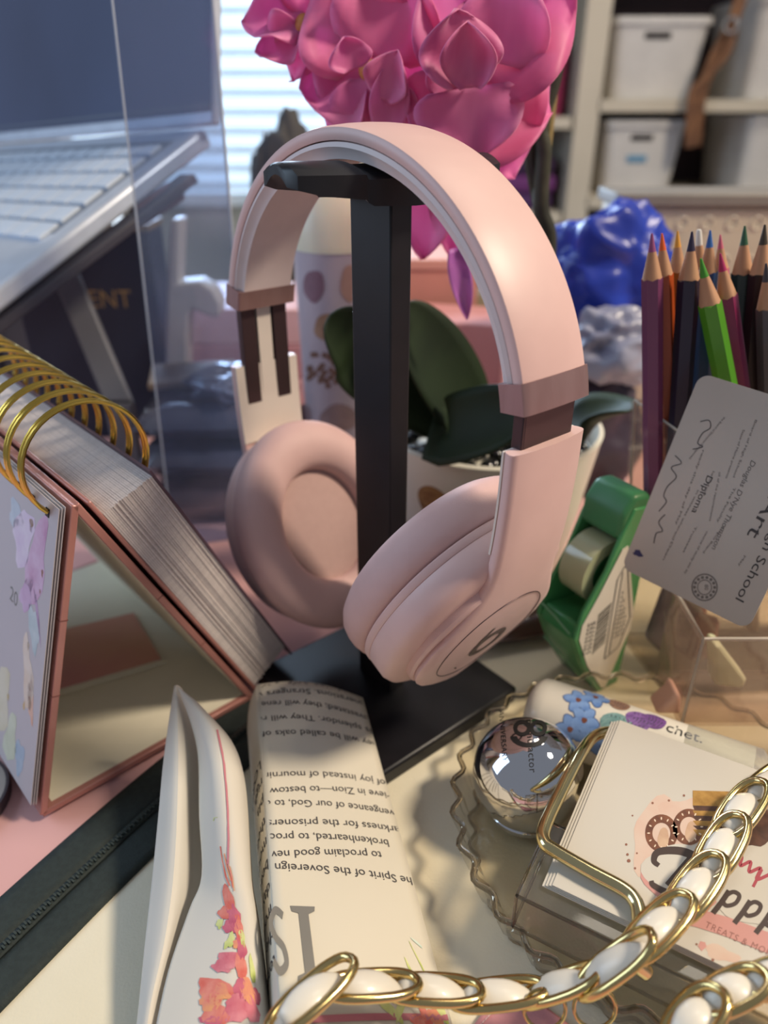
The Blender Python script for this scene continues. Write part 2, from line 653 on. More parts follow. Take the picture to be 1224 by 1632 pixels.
mk('cradle', loft([cradle_ring(n_, t_, w_, h_) for n_, t_, w_, h_ in
                   ((-4.4, 24.5, .6, .3), (-4.25, 24.55, 1.0, .42), (-3.6, 24.55, 1.35, .6), (-1.95, 24.5, 1.5, .75), (-1.85, 24.35, 1.5, .7), (-1.7, 24.35, 1.6, .8),
                    (0, 24.35, 1.7, .9), (1.7, 24.35, 1.7, .9), (1.9, 24.5, 1.6, .95), (3.4, 24.6, 1.5, .9), (4.2, 24.5, 1.2, .7), (4.9, 24.5, .9, .5), (5.1, 24.45, .5, .35))]),
   M_black, stand, smooth=True)

# ================================================================== headphones
M_pink = mat('shell_pink', '#d6b3ad', 0.42, color2='#d2afa9', scale=60, sheen=.1)
M_pinkc = mat('cushion_pink', '#cba8a4', 0.6, color2='#c7a4a0', scale=80, bump=.06, bscale=1500)
M_pale = mat('band_pale', '#d3c4c2', 0.5, color2='#cdbebc', scale=60)
M_cream = mat('arm_cream', '#d8cdc2', 0.5)
M_rose = mat('rose_metal', '#a38482', 0.36, 0.55, color2='#9b7b79', scale=200, stretch=(1, 1, .05))
M_slider = mat('slider_dark', '#4a3a3c', 0.35, 0.6)
M_mesh = mat('ear_mesh', '#b59690', 0.85, color2='#b2938d', scale=300, bump=.05, bscale=3000)
M_line = mat('logo_grey', '#5e4c4e', 0.4, 0.5)
hp = thing('headphones', 'dusty pink over-ear headphones hanging on the black stand', 'headphones', HP(0, -.3, 4.0))
NOFF = -0.25
SOFF = -0.25


def band_pt(phi, off):
    # centre line of the band's outer skin, off = outward
    a, b, z0 = 9.05, 8.75, 16.75
    s, z = SOFF + a * math.cos(phi), z0 + b * math.sin(phi)
    nx, nz = math.cos(phi) / a, math.sin(phi) / b
    l = math.hypot(nx, nz)
    return s + nx / l * off, z + nz / l * off


def band(o_out, o_in, w_out, w_in, p0, p1, nseg, bulge=.1, rnd=.12):
    rings = []
    for i in range(nseg + 1):
        ph = p0 + (p1 - p0) * i / nseg
        ring = []
        for u in (-1, -.96, -.8, -.4, 0, .4, .8, .96, 1):
            drop = rnd if abs(u) == 1 else (rnd * .25 if abs(u) == .96 else 0)
            s, z = band_pt(ph, o_out + bulge * (1 - u * u) - drop)
            ring.append(HP(s, NOFF + u * w_out, z))
        for u in (1, .95, .5, 0, -.5, -.95, -1):
            drop = rnd if abs(u) == 1 else 0
            s, z = band_pt(ph, o_in + drop)
            ring.append(HP(s, NOFF + u * w_in, z))
        rings.append(ring)
    return loft(rings)


PH0 = math.radians(15)
mk('band_shell', band(0, -.42, 1.5, 1.5, PH0, PI - PH0, 72), M_pink, hp, smooth=True)
mk('band_cushion', band(-.42, -1.0, 1.46, 1.28, PH0, PI - PH0, 72, 0, .2), M_pale, hp, smooth=True)

# arm plate: centre line in (s, z), running down from the slider to the foot of the cup
CL = spline([Vector((8.87, 0, 16.8)), Vector((8.8, 0, 14.6)), Vector((8.55, 0, 12.4)), Vector((7.95, 0, 10.2)), Vector((7.0, 0, 8.1)), Vector((5.95, 0, 6.2)), Vector((5.05, 0, 4.6)), Vector((4.6, 0, 3.8))], 10)
CLL = [0]
for a_, b_ in zip(CL, CL[1:]):
    CLL.append(CLL[-1] + (b_ - a_).length)


def cl_at(l):
    for i in range(len(CL) - 1):
        if CLL[i + 1] >= l or i == len(CL) - 2:
            t = (l - CLL[i]) / (CLL[i + 1] - CLL[i])
            p = CL[i].lerp(CL[i + 1], t)
            tg = (CL[min(i + 2, len(CL) - 1)] - CL[max(i - 1, 0)]).normalized()
            return p, Vector((-tg.z, 0, tg.x)) if tg.z > 0 else Vector((-tg.z, 0, tg.x))
LC, RL, WD, WA = 9.1, 3.7, 3.25, 1.75
DROP = {1: 0.0, -1: 1.6}        # the far side is pulled out further
LEND = LC + RL


def plate_w(l):
    x = (l - LC) / RL
    dk = WD * math.sqrt(max(0, 1 - x * x)) if abs(x) < 1 else 0
    if l >= LC:
        return max(dk, .02)
    t = max(0, min(1, (l - (LC - 4.6)) / 4.6))
    return WA + (WD - WA) * (t * t * (3 - 2 * t)) ** 1.25


def plate_pt(sd, l, u, off):
    p, nr = cl_at(l)
    q = p + nr * off
    return HP(SOFF + sd * q.x, NOFF + u, q.z - DROP[sd])


def arm_plate(sd):
    rings = []
    ls = [0, .05] + [.4 * k for k in range(1, 22)] + [LC + RL * math.sin(a) for a in [k * PI / 2 / 14 for k in range(1, 14)]] + [LEND - .004]
    ls = sorted(set(ls))
    for l in ls:
        w = plate_w(l)
        th = .30 if l > .06 else .26
        fade = min(1, w / 1.0)
        bul = .16 * fade
        ring = []
        for u in (-1, -.97, -.85, -.5, 0, .5, .85, .97, 1):
            drop = .14 * fade if abs(u) == 1 else (.04 if abs(u) == .97 else 0)
            ring.append(plate_pt(sd, l, u * w, bul * (1 - u * u) - drop))
        for u in (1, .96, .5, 0, -.5, -.96, -1):
            rise = .1 if abs(u) == 1 else 0
            ring.append(plate_pt(sd, l, u * w * .98, -.42 + rise))
        rings.append(ring)
    return loft(rings)


for sd, nm in ((1, 'near'), (-1, 'far')):
    # rose metal end cap of the band, slider, arm
    p0, p1 = (PH0, math.radians(8.6)) if sd > 0 else (PI - PH0, PI - math.radians(8.6))
    mk('band_end_cap', band(.06, -1.02, 1.55, 1.5, p0, p1, 6, .06, .06), M_rose, hp, smooth=True)
    sl = mk('slider', join(box(HP(SOFF + sd * 8.5, NOFF - .85, 16.7 - DROP[sd] / 2), (.42, .75, 3.6 + DROP[sd]), HD, ND), box(HP(SOFF + sd * 8.5, NOFF + .85, 16.7 - DROP[sd] / 2), (.42, .75, 3.6 + DROP[sd]), HD, ND),
                           box(HP(SOFF + sd * 8.62, NOFF, 16.7 - DROP[sd] / 2), (.2, 2.3, 3.6 + DROP[sd]), HD, ND)), M_slider, hp, bevel=.04)
    mk('slider_strip', box(HP(SOFF + sd * 8.42, NOFF, 16.7 - DROP[sd] / 2), (.18, .72, 3.5 + DROP[sd]), HD, ND), M_cream, sl)
    pl = mk('arm_plate', arm_plate(sd), M_pink, hp, smooth=True, sharp=50)
    mk('arm_lining', loft([[plate_pt(sd, l, u * plate_w(l) * .97, o_) for u, o_ in ((-1, -.42), (1, -.42), (1, -.50), (-1, -.50))] for l in [.01 + .3 * k for k in range(14)]]), M_cream, pl, smooth=True)
    # seam round the cap and the round letter mark
    seam = []
    for k in range(60):
        a = 2 * PI * k / 60
        rr, l = 2.45, LC + 2.7 * math.sin(a)
        u = rr * math.cos(a)
        seam.append(plate_pt(sd, l, u, .16 * (1 - (u / plate_w(l)) ** 2) + .004))
    mk('cap_seam', tube(seam, .022, 5, True), M_line, pl)
    def onp(x, y, sd=sd):
        l = LC + .3 - y
        return plate_pt(sd, l, sd * x, .16 * (1 - (x / plate_w(l)) ** 2) + .012)
    lg = join(ring2(0.1, -.15, .55, .92, 1.0, 40), stroke([(-.62, -.2), (-.58, .5), (-.3, 1.25)], lambda t: .34 * (1 - .55 * t)))
    mk('letter_mark', mapv(lg, onp), M_line, pl)
    mk('microphone_hole', lathe([(.001, 0), (.05, 0), (.05, .02), (.001, .021)], onp(-.9, -1.6), 10), M_slot, pl)

    # cup: frame tilted so that its foot swings inwards
    dl = math.radians(28)
    O = HD * (sd * math.cos(dl)) - UP * math.sin(dl)
    Vv = HD * (sd * math.sin(dl)) + UP * math.cos(dl)
    pc, _ = cl_at(LC - .35)
    C = HP(SOFF + sd * pc.x, NOFF - .1, pc.z - DROP[sd] - .25)
    XX, YY = ND * 4.05, Vv * 4.9
    prof = [(.02, -.45), (.78, -.45), (.80, -.55), (.80, -.8), (.90, -.85), (.965, -1.0), (1.0, -1.3), (1.005, -2.05), (.995, -2.12)]
    mk('cup_shell', lathe(prof, C, 64, XX, YY, O), M_pink, hp, smooth=True)
    prof = [(.3, -2.12), (1.0, -2.12), (1.012, -2.2), (1.012, -2.38), (1.0, -2.44), (.3, -2.44)]
    mk('cup_ring', lathe(prof, C, 64, XX, YY, O), M_pink, hp, smooth=True)
    prof = [(.4, -2.46), (.985, -2.46), (1.03, -2.65), (1.055, -3.0), (1.06, -3.4), (1.045, -3.85), (1.0, -4.2), (.93, -4.45), (.83, -4.58), (.73, -4.55), (.64, -4.38),
            (.58, -4.1), (.555, -3.7), (.56, -3.2), (.4, -2.7)]
    prof = [(r_, -2.46 + (o_ + 2.46) * .9) for r_, o_ in prof]
    mk('ear_cushion', lathe(prof, C, 72, XX, YY, O, cap=False), M_pinkc, hp, smooth=True, sharp=60)
    prof = [(.01, -3.6), (.2, -3.58), (.45, -3.5), (.57, -3.42), (.57, -3.0), (.01, -3.0)]
    mk('ear_mesh', lathe(prof, C, 48, XX, YY, O), M_mesh, hp, smooth=True)

# ================================================================== zip pouch under the stand
M_canvas = mat('canvas_cream', '#e3dcc6', 0.85, color2='#ded6be', scale=25, bump=.15, bscale=900)
M_tape = mat('zip_tape_green', '#2b3432', 0.75, color2='#252d2b', scale=500, bump=.3, bscale=1400)
zA, zB = G(-60, 1578, POUCH), G(398, 1160, POUCH)
zd = (zB - zA).normalized(); zn = Vector((-zd.y, zd.x, 0))       # zn points away from the body
pouch = thing('zip_pouch', 'flat cream canvas pouch with a dark green zipper tape under the papers', 'pouch', (0, 20, 0))
pz = lambda p: Vector((p.x, p.y, 0))
e0, e1 = pz(zA) - zn * 1.0, pz(zB) - zn * 1.0
poly = [e0, e1, Vector((-1, 31.6, 0)), Vector((10, 35.6, 0)), Vector((14, 37.5, 0)), Vector((16, 46, 0)), Vector((28, 46, 0)), Vector((27, 9, 0)), Vector((-17, 7.5, 0))]
mk('pouch_body', prism(poly, (0, 0, POUCH - .02)), M_canvas, pouch, bevel=.05)
def tape_fn(w0, w1, z0):
    def fn(u, v):
        p = pz(zA).lerp(pz(zB) + zd * 1.5, u)
        w = w0 + (w1 - w0) * v
        bow = .25 * math.sin(u * PI)
        return p + zn * (w + bow) + UP * (z0 + .05 * math.sin(v * PI))
    return fn
mk('zipper_tape', sheet(tape_fn(-1.75, -.12, POUCH + .03), 30, 4), M_tape, pouch, smooth=True, solid=.05)
mk('zipper_tape', sheet(tape_fn(.12, 1.85, POUCH + .03), 30, 4), M_tape, pouch, smooth=True, solid=.05)
mk('zipper_ridge', sheet(tape_fn(-.22, .22, POUCH + .09), 30, 4), M_tape, pouch, smooth=True, solid=.03)
teeth = []
tf = tape_fn(-.11, .11, POUCH + .14)
for k in range(150):
    u = k / 150
    p = tf(u, .5)
    teeth.append(box(p + zn * (.05 * (-1) ** k), (.07, .17, .07), zd, zn))
mk('zipper_teeth', join(*teeth), mat('zip_teeth', '#3c4441', .35), pouch, kind='stuff')
th_ = tape_fn(0, 0, POUCH)

# ================================================================== printed paper folded like a roof
M_paper = mat('paper_cream', '#d6cfbe', 0.8, color2='#d2cbb9', scale=14)
M_ink = mat('ink_grey', '#4a4747', 0.8)
M_ink2 = mat('ink_soft', '#7d7b76', 0.8)
lf = thing('printed_leaflet', 'folded paper leaflet printed with upside-down lines of text in front of the stand', 'leaflet', G(560, 1400, POUCH))
RT, RB = G(410, 1091, 3.3), G(452, 1660, 3.4)         # ridge
ET, EB = G(578, 1112, 2.0), G(728, 1660, POUCH + .15)  # right edge
LT, LB = Vector((RT.x - .4, RT.y - 1.2, 1.6)), Vector((RB.x - .4, RB.y, POUCH + .2))            # foot of the shaded left half


def leaf_r(u, v):
    """u: 0 at the fold, 1 at the right edge; v: 0 at the top, 1 near the viewer"""
    a, b = RT.lerp(RB, v), ET.lerp(EB, v)
    p = a.lerp(b, u)
    p.z += .22 * math.sin(u * PI) * (1 - .4 * v) + .3 * (1 - v) ** 3 * math.sin(u * PI)
    return p


def leaf_l(u, v):
    a, b = RT.lerp(RB, v), LT.lerp(LB, v)
    p = a.lerp(b, u)
    p += HD * (-.25 * math.sin(u * PI))
    return p


mk('leaflet_panel', sheet(leaf_r, 14, 30), M_paper, lf, smooth=True, solid=.03)
mk('leaflet_panel', sheet(leaf_l, 8, 30), M_paper, lf, smooth=True, solid=.03)


def leaf_print(vf, right=True, lift=.035):
    fn = leaf_r if right else leaf_l
    def f(x, y):
        p = fn(x, y)
        e = 1e-3
        a = fn(x + e, y) - p; b = fn(x, y + e) - p
        n = a.cross(b).normalized()
        if n.z < 0:
            n = -n
        return p + n * lift
    return mapv(vf, f)


wid_top = (ET - RT).length; wid_bot = (EB - RB).length; hgt = (RB - RT).length


def leaf_text(s, px_y, px_r, px_l, cap_px, m=M_ink):
    """a line of upside-down print: its first letter is at the right, px_r, and it runs to the left, px_l"""
    # find v and u by looking up the photo position on the sheet
    def uv(px, py):
        best = None
        for i in range(0, 41):
            for j in range(0, 101):
                p = leaf_r(i / 40 * 1.1 - .05, j / 100)
                q = p - EYE
                c, s_ = math.cos(PITCH), math.sin(PITCH)
                fw = q.y * c - q.z * s_; up = q.y * s_ + q.z * c
                X, Y = 612 + FPX * q.x / fw, 816 - FPX * up / fw
                d = (X - px) ** 2 + (Y - py) ** 2
                if best is None or d < best[0]:
                    best = (d, i / 40 * 1.1 - .05, j / 100)
        return best[1], best[2]
    u0, v0 = uv(px_r, px_y[1]); u1, v1 = uv(px_l, px_y[0])
    vf = text_vf(s, 1.0)
    w = max(p.x for p in vf[0])
    dv = cap_px
    def f(x, y):
        t = x / w
        return u0 + (u1 - u0) * t, v0 + (v1 - v0) * t + (y - .35) * dv
    v = [Vector((*f(p.x, p.y), 0)) for p in vf[0]]
    # clip to the sheet: drop letters that run off either edge
    keep = [q for q in vf[1] if all(0.005 < v[i].x < .995 and 0.002 < v[i].y < .998 for i in q)]
    if keep:
        mk('printed_text', leaf_print((v, keep)), m, lf)


DV = .031
for s_, yy, xr, xl in (('The Spirit of the Sovereign L', (1384, 1404), 672, 418), ('to proclaim good news', (1362, 1366), 608, 412),
                       ('brokenhearted, to procla', (1338, 1346), 622, 408), ('darkness for the prisoners,', (1312, 1322), 648, 422),
                       ('vengeance of our God, to co', (1284, 1296), 626, 408), ('grieve in Zion—to bestow', (1262, 1272), 634, 428),
                       ('of joy instead of mourning', (1236, 1250), 612, 406), ('they will be called oaks of', (1172, 1188), 612, 416),
                       ('his splendor. They will re', (1148, 1170), 606, 408), ('devastated; they will renew', (1126, 1148), 604, 400),
                       ('generations. Strangers wi', (1110, 1126), 588, 402), ('and vineyards. And y', (1094, 1106), 562, 402)):
    leaf_text(s_, yy, xr, xl, DV)
# big serif heading, upside down: I then S, the S running over the fold
def head(px, py):
    return px, py
def serif_I():
    return join(flat([(-.25, 0), (1.0, 0), (.95, .14), (.62, .18), (.62, 1.55), (.95, 1.62), (1.0, 1.75), (-.2, 1.75), (-.25, 1.62), (.12, 1.55), (.12, .2), (-.2, .12)]))
def head_map(x, y):
    return .225 - x * .125, .725 + y * .095
mk('printed_heading', leaf_print(([Vector((*head_map(p.x, p.y), 0)) for p in serif_I()[0]], serif_I()[1])), M_ink2, lf)
sv = stroke([(q.x, q.y) for q in spline([Vector((2.0, 1.3, 0)), Vector((1.75, 1.52, 0)), Vector((1.42, 1.35, 0)), Vector((1.5, 1.0, 0)), Vector((1.85, .75, 0)), Vector((2.0, .42, 0)), Vector((1.75, .12, 0)), Vector((1.4, .25, 0))], 6)], .2)
mk('printed_heading', leaf_print(([Vector((*head_map(p.x, p.y), 0)) for p in sv[0]], sv[1])), M_ink2, lf)
for s_, vv in (('teach', .825), ('the', .765), ('from', .71), ('day', .655), ('beau', .595), ('mour', .535), ('their', .475), ('pla', .41), ('righ', .35), ('LORD', .29)):
    vf = text_vf(s_, 1.0)
    w = max(p.x for p in vf[0])
    mk('printed_text', leaf_print(([Vector((.06 + .34 * p.x, vv + p.y * .042, 0)) for p in vf[0]], vf[1]), False), M_ink, lf)
# pink rule and watercolour leaves along the near edge of the right half
M_rule = mat('print_rose', '#c97d86', .8)
M_wleaf = mat('print_green', '#b9c46a', .8, color2='#d9dc9b', scale=160)
M_wred = mat('print_red', '#d4695c', .8, color2='#e08f80', scale=200)
M_wora = mat('print_orange', '#e3a06c', .8, color2='#d98577', scale=200)
M_wpink = mat('print_pink', '#d98a93', .8, color2='#c86675', scale=160)
M_wmag = mat('print_magenta', '#b8566f', .8, color2='#cf7080', scale=160)
M_wteal = mat('print_teal', '#b9cfc0', .8, color2='#d5ded0', scale=160)


def leaf_shape(pts2, m, name='printed_leaf'):
    mk(name, leaf_print(fan(pts2), True, .035), m, lf)


mk('printed_rule', leaf_print(stroke([(.02 + .96 * k / 20, .965 - .012 * k / 20) for k in range(21)], .014)), M_rule, lf)
for cx, cy, rx, ry, ro, m_ in ((.62, .945, .07, .012, .3, M_wleaf), (.70, .93, .08, .012, -.5, M_wleaf), (.83, .95, .05, .022, .8, M_wred), (.90, .955, .05, .02, .2, M_wora),
                               (.78, .965, .05, .016, 0, M_wred), (.95, .945, .03, .02, .5, M_wleaf), (.88, .83, .05, .004, .9, M_wleaf), (.80, .845, .02, .006, .9, M_wleaf),
                               (.9, .79, .035, .004, .3, M_wteal)):
    leaf_shape(blob((cx, cy), rx, ry, ro, 14, .15, cx * 20), m_)

# ================================================================== floral envelope / folded flap
def patch(rows):
    """rows of control points -> smooth surface"""
    R = [spline(r, 5) for r in rows]
    cols = list(zip(*R))
    C = [spline(list(c), 5) for c in cols]
    nu, nv = len(C), len(C[0])
    def fn(u, v):
        x, y = u * (nu - 1), v * (nv - 1)
        i, j = min(int(x), nu - 2), min(int(y), nv - 2)
        fx, fy = x - i, y - j
        return (C[i][j].lerp(C[i + 1][j], fx)).lerp(C[i][j + 1].lerp(C[i + 1][j + 1], fx), fy)
    return fn, nu - 1, nv - 1


M_env = mat('envelope_paper', '#d8d2c6', 0.8, color2='#d4cec1', scale=10, bump=.04, bscale=40)
env = thing('floral_envelope', 'torn white paper envelope with watercolour red flowers beside the leaflet', 'envelope', G(320, 1500, POUCH))
back_fn, bu, bv = patch([
    [G(278, 1093, 5.0), G(281, 1092, 5.0), G(285, 1093, 4.9), G(290, 1098, 4.7)],
    [G(262, 1205, 3.4), G(284, 1200, 3.9), G(304, 1195, 3.3), G(324, 1190, 2.8)],
    [G(253, 1300, 2.7), G(282, 1300, 3.3), G(306, 1300, 2.5), G(328, 1300, 2.1)],
    [G(243, 1400, 2.2), G(276, 1400, 2.8), G(304, 1400, 2.0), G(326, 1395, 1.7)],
    [G(232, 1500, 1.8), G(262, 1500, 2.3), G(285, 1490, 1.6), G(308, 1480, 1.4)],
    [G(222, 1600, 1.4), G(240, 1600, 1.8), G(262, 1590, 1.3), G(290, 1580, 1.1)],
    [G(212, 1690, 1.0), G(228, 1690, 1.2), G(245, 1690, .9), G(265, 1690, .8)]])
mk('back_panel', sheet(back_fn, bu * 2, bv * 2), M_env, env, smooth=True, solid=.04)
frt_fn, fu, fv = patch([
    [G(283, 1094, 5.2), G(290, 1100, 5.1), G(300, 1108, 5.0), G(312, 1118, 4.9), G(322, 1128, 4.6)],
    [G(304, 1150, 4.3), G(318, 1152, 4.7), G(338, 1160, 4.8), G(356, 1170, 4.5), G(368, 1180, 3.8)],
    [G(316, 1205, 3.6), G(334, 1210, 4.4), G(358, 1215, 4.5), G(378, 1225, 4.0), G(388, 1235, 3.0)],
    [G(318, 1300, 3.1), G(345, 1300, 3.9), G(370, 1300, 4.0), G(388, 1305, 3.5), G(396, 1310, 2.4)],
    [G(322, 1395, 2.7), G(352, 1395, 3.4), G(378, 1395, 3.6), G(396, 1400, 3.2), G(402, 1405, 2.0)],
    [G(302, 1450, 2.4), G(345, 1450, 3.0), G(380, 1450, 3.3), G(404, 1455, 3.0), G(411, 1460, 1.7)],
    [G(268, 1550, 2.0), G(320, 1550, 2.5), G(370, 1550, 2.8), G(412, 1550, 2.5), G(424, 1555, 1.3)],
    [G(240, 1680, 1.5), G(300, 1690, 2.0), G(365, 1690, 2.3), G(420, 1690, 2.0), G(440, 1690, 1.0)]])
mk('front_panel', sheet(frt_fn, fu * 2, fv * 2), M_env, env, smooth=True, solid=.04)
# table of photo positions on the front panel, to place its print
TAB = []
for i in range(61):
    for j in range(121):
        p = frt_fn(i / 60, j / 120)
        q = p - EYE
        c_, s_ = math.cos(PITCH), math.sin(PITCH)
        fw = q.y * c_ - q.z * s_; up_ = q.y * s_ + q.z * c_
        TAB.append((612 + FPX * q.x / fw, 816 - FPX * up_ / fw, p))


def env_print(vf, lift=.045):
    out = []
    for p in vf[0]:
        near = sorted(TAB, key=lambda t: (t[0] - p.x) ** 2 + (t[1] - p.y) ** 2)[:4]
        ws = [1 / ((t[0] - p.x) ** 2 + (t[1] - p.y) ** 2 + .5) for t in near]
        q = sum((t[2] * w for t, w in zip(near, ws)), Vector()) / sum(ws)
        out.append(q + (EYE - q).normalized() * lift + UP * .01)
    return out, vf[1]


mk('printed_rule', env_print(stroke([(q.x, q.y) for q in spline([Vector((346, 1163, 0)), Vector((356, 1210, 0)), Vector((362, 1270, 0)), Vector((364, 1330, 0)), Vector((363, 1378, 0))], 6)], 3.2)), M_rule, env)
for pts_, w_, m_ in (([(351, 1348), (354, 1370), (360, 1398), (366, 1412)], 2.0, M_wred), ([(357, 1362), (362, 1384), (368, 1405)], 1.6, M_wora), ([(362, 1372), (367, 1390), (371, 1415)], 1.6, M_wred),
                     ([(366, 1380), (370, 1398), (373, 1420)], 1.4, M_wora), ([(340, 1310), (341, 1305), (347, 1302)], 1.6, M_wleaf)):
    mk('printed_stem', env_print(stroke(pts_, w_)), m_, env)
for cx, cy, rx, ry, ro, m_, jt in (
        (364, 1432, 8, 22, -.3, M_wred, .1), (357, 1455, 9, 10, 0, M_wred, .15), (372, 1460, 10, 22, -.25, M_wmag, .12), (366, 1478, 12, 9, .4, M_wmag, .2), (380, 1480, 7, 26, -.2, M_wred, .1),
        (350, 1472, 5, 8, .3, M_wleaf, .15), (366, 1500, 6, 14, .5, M_wleaf, .2), (386, 1495, 4, 14, -.2, M_wleaf, .15), (402, 1545, 4, 24, -.15, M_wleaf, .1), (375, 1505, 4, 8, 0, M_wora, .1),
        (385, 1512, 8, 18, -.2, M_wmag, .12), (366, 1530, 20, 14, -.35, M_wpink, .15), (352, 1540, 14, 10, .2, M_wpink, .18), (384, 1540, 9, 20, -.2, M_wred, .1),
        (342, 1578, 28, 20, .2, M_wred, .16), (335, 1598, 18, 14, -.1, M_wora, .16), (352, 1582, 14, 14, 0, M_wora, .2), (382, 1575, 9, 16, 0, M_wmag, .15), (395, 1578, 10, 26, -.35, M_wora, .1),
        (378, 1608, 22, 22, .2, M_wpink, .18), (345, 1618, 22, 14, .1, M_wred, .2), (402, 1610, 10, 24, -.3, M_wpink, .12), (410, 1590, 5, 14, -.2, M_wmag, .15), (338, 1628, 18, 10, .2, M_wmag, .18)):
    mk('printed_petal', env_print(fan(blob((cx, cy), rx, ry, ro, 18, jt, cx))), m_, env)

# ================================================================== tent calendar with a gold wire binding
M_board = mat('board_rose', '#b57f76', 0.32, 0.25, color2='#a9736b', scale=30, coat=.3)
M_lining = mat('lining_cream', '#d9d2bd', 0.7)
M_page = mat('page_edge', '#d6ccc8', 0.8, color2='#c6bcb9', scale=900, stretch=(1, 1, 1))
M_gold = mat('wire_gold', '#d3b45f', 0.22, 1.0, color2='#c8a750', scale=40)
CA = G(72, 1310, 0) + Vector((0, 0, .27))
Q = Vector((.735, .678, 0)).normalized(); AX = Vector((-.678, .735, 0)).normalized()
LEN = 17.0


def TC(p, a, z):
    return CA + Q * p + AX * a + UP * z


cal = thing('tent_calendar', 'rose gold tent-shaped flip calendar with thick pages and gold wire rings', 'calendar', TC(5, LEN / 2, 0))
PA, ZA = 4.05, 13.2
PB = 10.3
df = Vector((PA, ZA)).normalized(); db = Vector((PA - PB, ZA)).normalized()
nf = Vector((-df.y, df.x)); nb = Vector((db.y, -db.x))     # outward normals of the front and the back board


def slab(p0, d, n, l0, l1, o0, o1, a0=0, a1=LEN):
    """box lying on a board: along d from l0 to l1, off the board from o0 to o1"""
    def q(l, o, a):
        return TC(p0[0] + d.x * l + n.x * o, a, p0[1] + d.y * l + n.y * o)
    return hexa([q(l0, o0, a0), q(l1, o0, a0), q(l1, o1, a0), q(l0, o1, a0), q(l0, o0, a1), q(l1, o0, a1), q(l1, o1, a1), q(l0, o1, a1)])


Lf, Lb = math.hypot(PA, ZA), math.hypot(PA - PB, ZA)
fb_ = mk('front_board', slab((0, 0), df, nf, .14, Lf, -.15, .15), M_board, cal, bevel=.05)
mk('board_lining', slab((0, 0), df, nf, .3, Lf - .3, -.17, -.15, .15, LEN - .15), M_lining, fb_)
bb_ = mk('back_board', slab((PB, 0), db, nb, .14, Lb, -.15, .15), M_board, cal, bevel=.05)
mk('board_lining', slab((PB, 0), db, nb, .3, Lb - .3, -.17, -.15, .15, LEN - .15), M_lining, bb_)
bs_ = mk('base_board', hexa([TC(0, 0, 0), TC(PB, 0, 0), TC(PB, LEN, 0), TC(0, LEN, 0), TC(0, 0, .3), TC(PB, 0, .3), TC(PB, LEN, .3), TC(0, LEN, .3)]), M_board, cal, bevel=.05)
mk('board_lining', hexa([TC(.5, .3, .3), TC(PB - .3, .3, .3), TC(PB - .3, LEN - .3, .3), TC(.5, LEN - .3, .3), TC(.5, .3, .32), TC(PB - .3, .3, .32), TC(PB - .3, LEN - .3, .32), TC(.5, LEN - .3, .32)]), M_lining, bs_)
for pp, dd, nn, l in ((0, df, nf, .42), (0, df, nf, .66), (PB, db, nb, .35), (PB, db, nb, .6)):
    L_ = Lf if pp == 0 else Lb
    mk('corner_fold', slab((pp, 0), dd, nn, L_ * l, L_ * l + .05, -.155, .158, -.012, .3), mat('fold_dark', '#7d4f49', .5), fb_ if pp == 0 else bb_)
# front sheets with the watercolour cover
for k in range(3):
    fs = mk('front_sheet', slab((0, 0), df, nf, .7, Lf - .1 - .05 * k, .3 + k * .09, .33 + k * .09, .12 + .03 * k, LEN - .1), mat('sheet_white', '#b9b3b6', .7, color2='#b3adb0', scale=10), cal)
O_ = .3 + 2 * .09 + .035


def cover(x, y):   # x: away from the near end along the ridge, y: up the board
    l = y
    return TC(df.x * l + nf.x * O_, .2 + x, df.y * l + nf.y * O_)


for cx, cy, rx, ry, ro, c1, c2 in ((1.5, 10.9, .8, 1.9, .15, '#b98bab', '#cdb2c9'), (3.0, 11.3, .9, 1.3, .3, '#c9b5cf', '#d6cbd9'), (2.2, 9.2, .5, .9, .4, '#b793b4', '#c9b2cb'), (1.2, 8.2, .55, .9, -.4, '#a7b7bb', '#c0c9cc'),
                                   (1.0, 8.9, .12, 1.0, -.5, '#b79ab8', '#b79ab8'), (3.9, 11.9, .7, .6, 0, '#a9b6c4', '#c2c9d2'), (1.4, 6.0, .5, 1.6, -.3, '#cfb9a3', '#d8cbbf'), (.9, 5.2, .3, 1.0, -.2, '#cf9f86', '#d8b7a6'),
                                   (1.5, 2.0, .5, .8, 0, '#8fa3b8', '#aebac6'), (2.6, 2.2, .6, 1.3, .2, '#b9bfa6', '#c8ccb9'), (3.9, 3.4, .9, 1.6, .1, '#c9c2a8', '#d0cbb9'), (2.3, 12.1, .18, .28, 0, '#c9a26b', '#c9a26b'),
                                   (.9, 10.7, .1, .16, 0, '#b98a76', '#b98a76'), (.95, 9.9, .07, .1, 0, '#b98a76', '#b98a76'), (1.6, 7.2, .1, .18, 0, '#c4a878', '#c4a878'), (1.5, 4.5, .1, .2, 0, '#c4a878', '#c4a878'),
                                   (3.2, 3.9, .1, .16, 0, '#b9a878', '#b9a878')):
    mk('printed_blot', mapv(fan(blob((cx, cy), rx, ry, ro, 18, .18, cx * 3 + cy)), lambda x, y: cover(x, y)), mat('wash_' + c1[1:], c1, .75, color2=c2, scale=80), cal)
vf = text_vf('20', .9)
mk('printed_text', mapv(vf, lambda x, y: cover(3.9 - x, 8.2 + y)), M_ink2, cal)
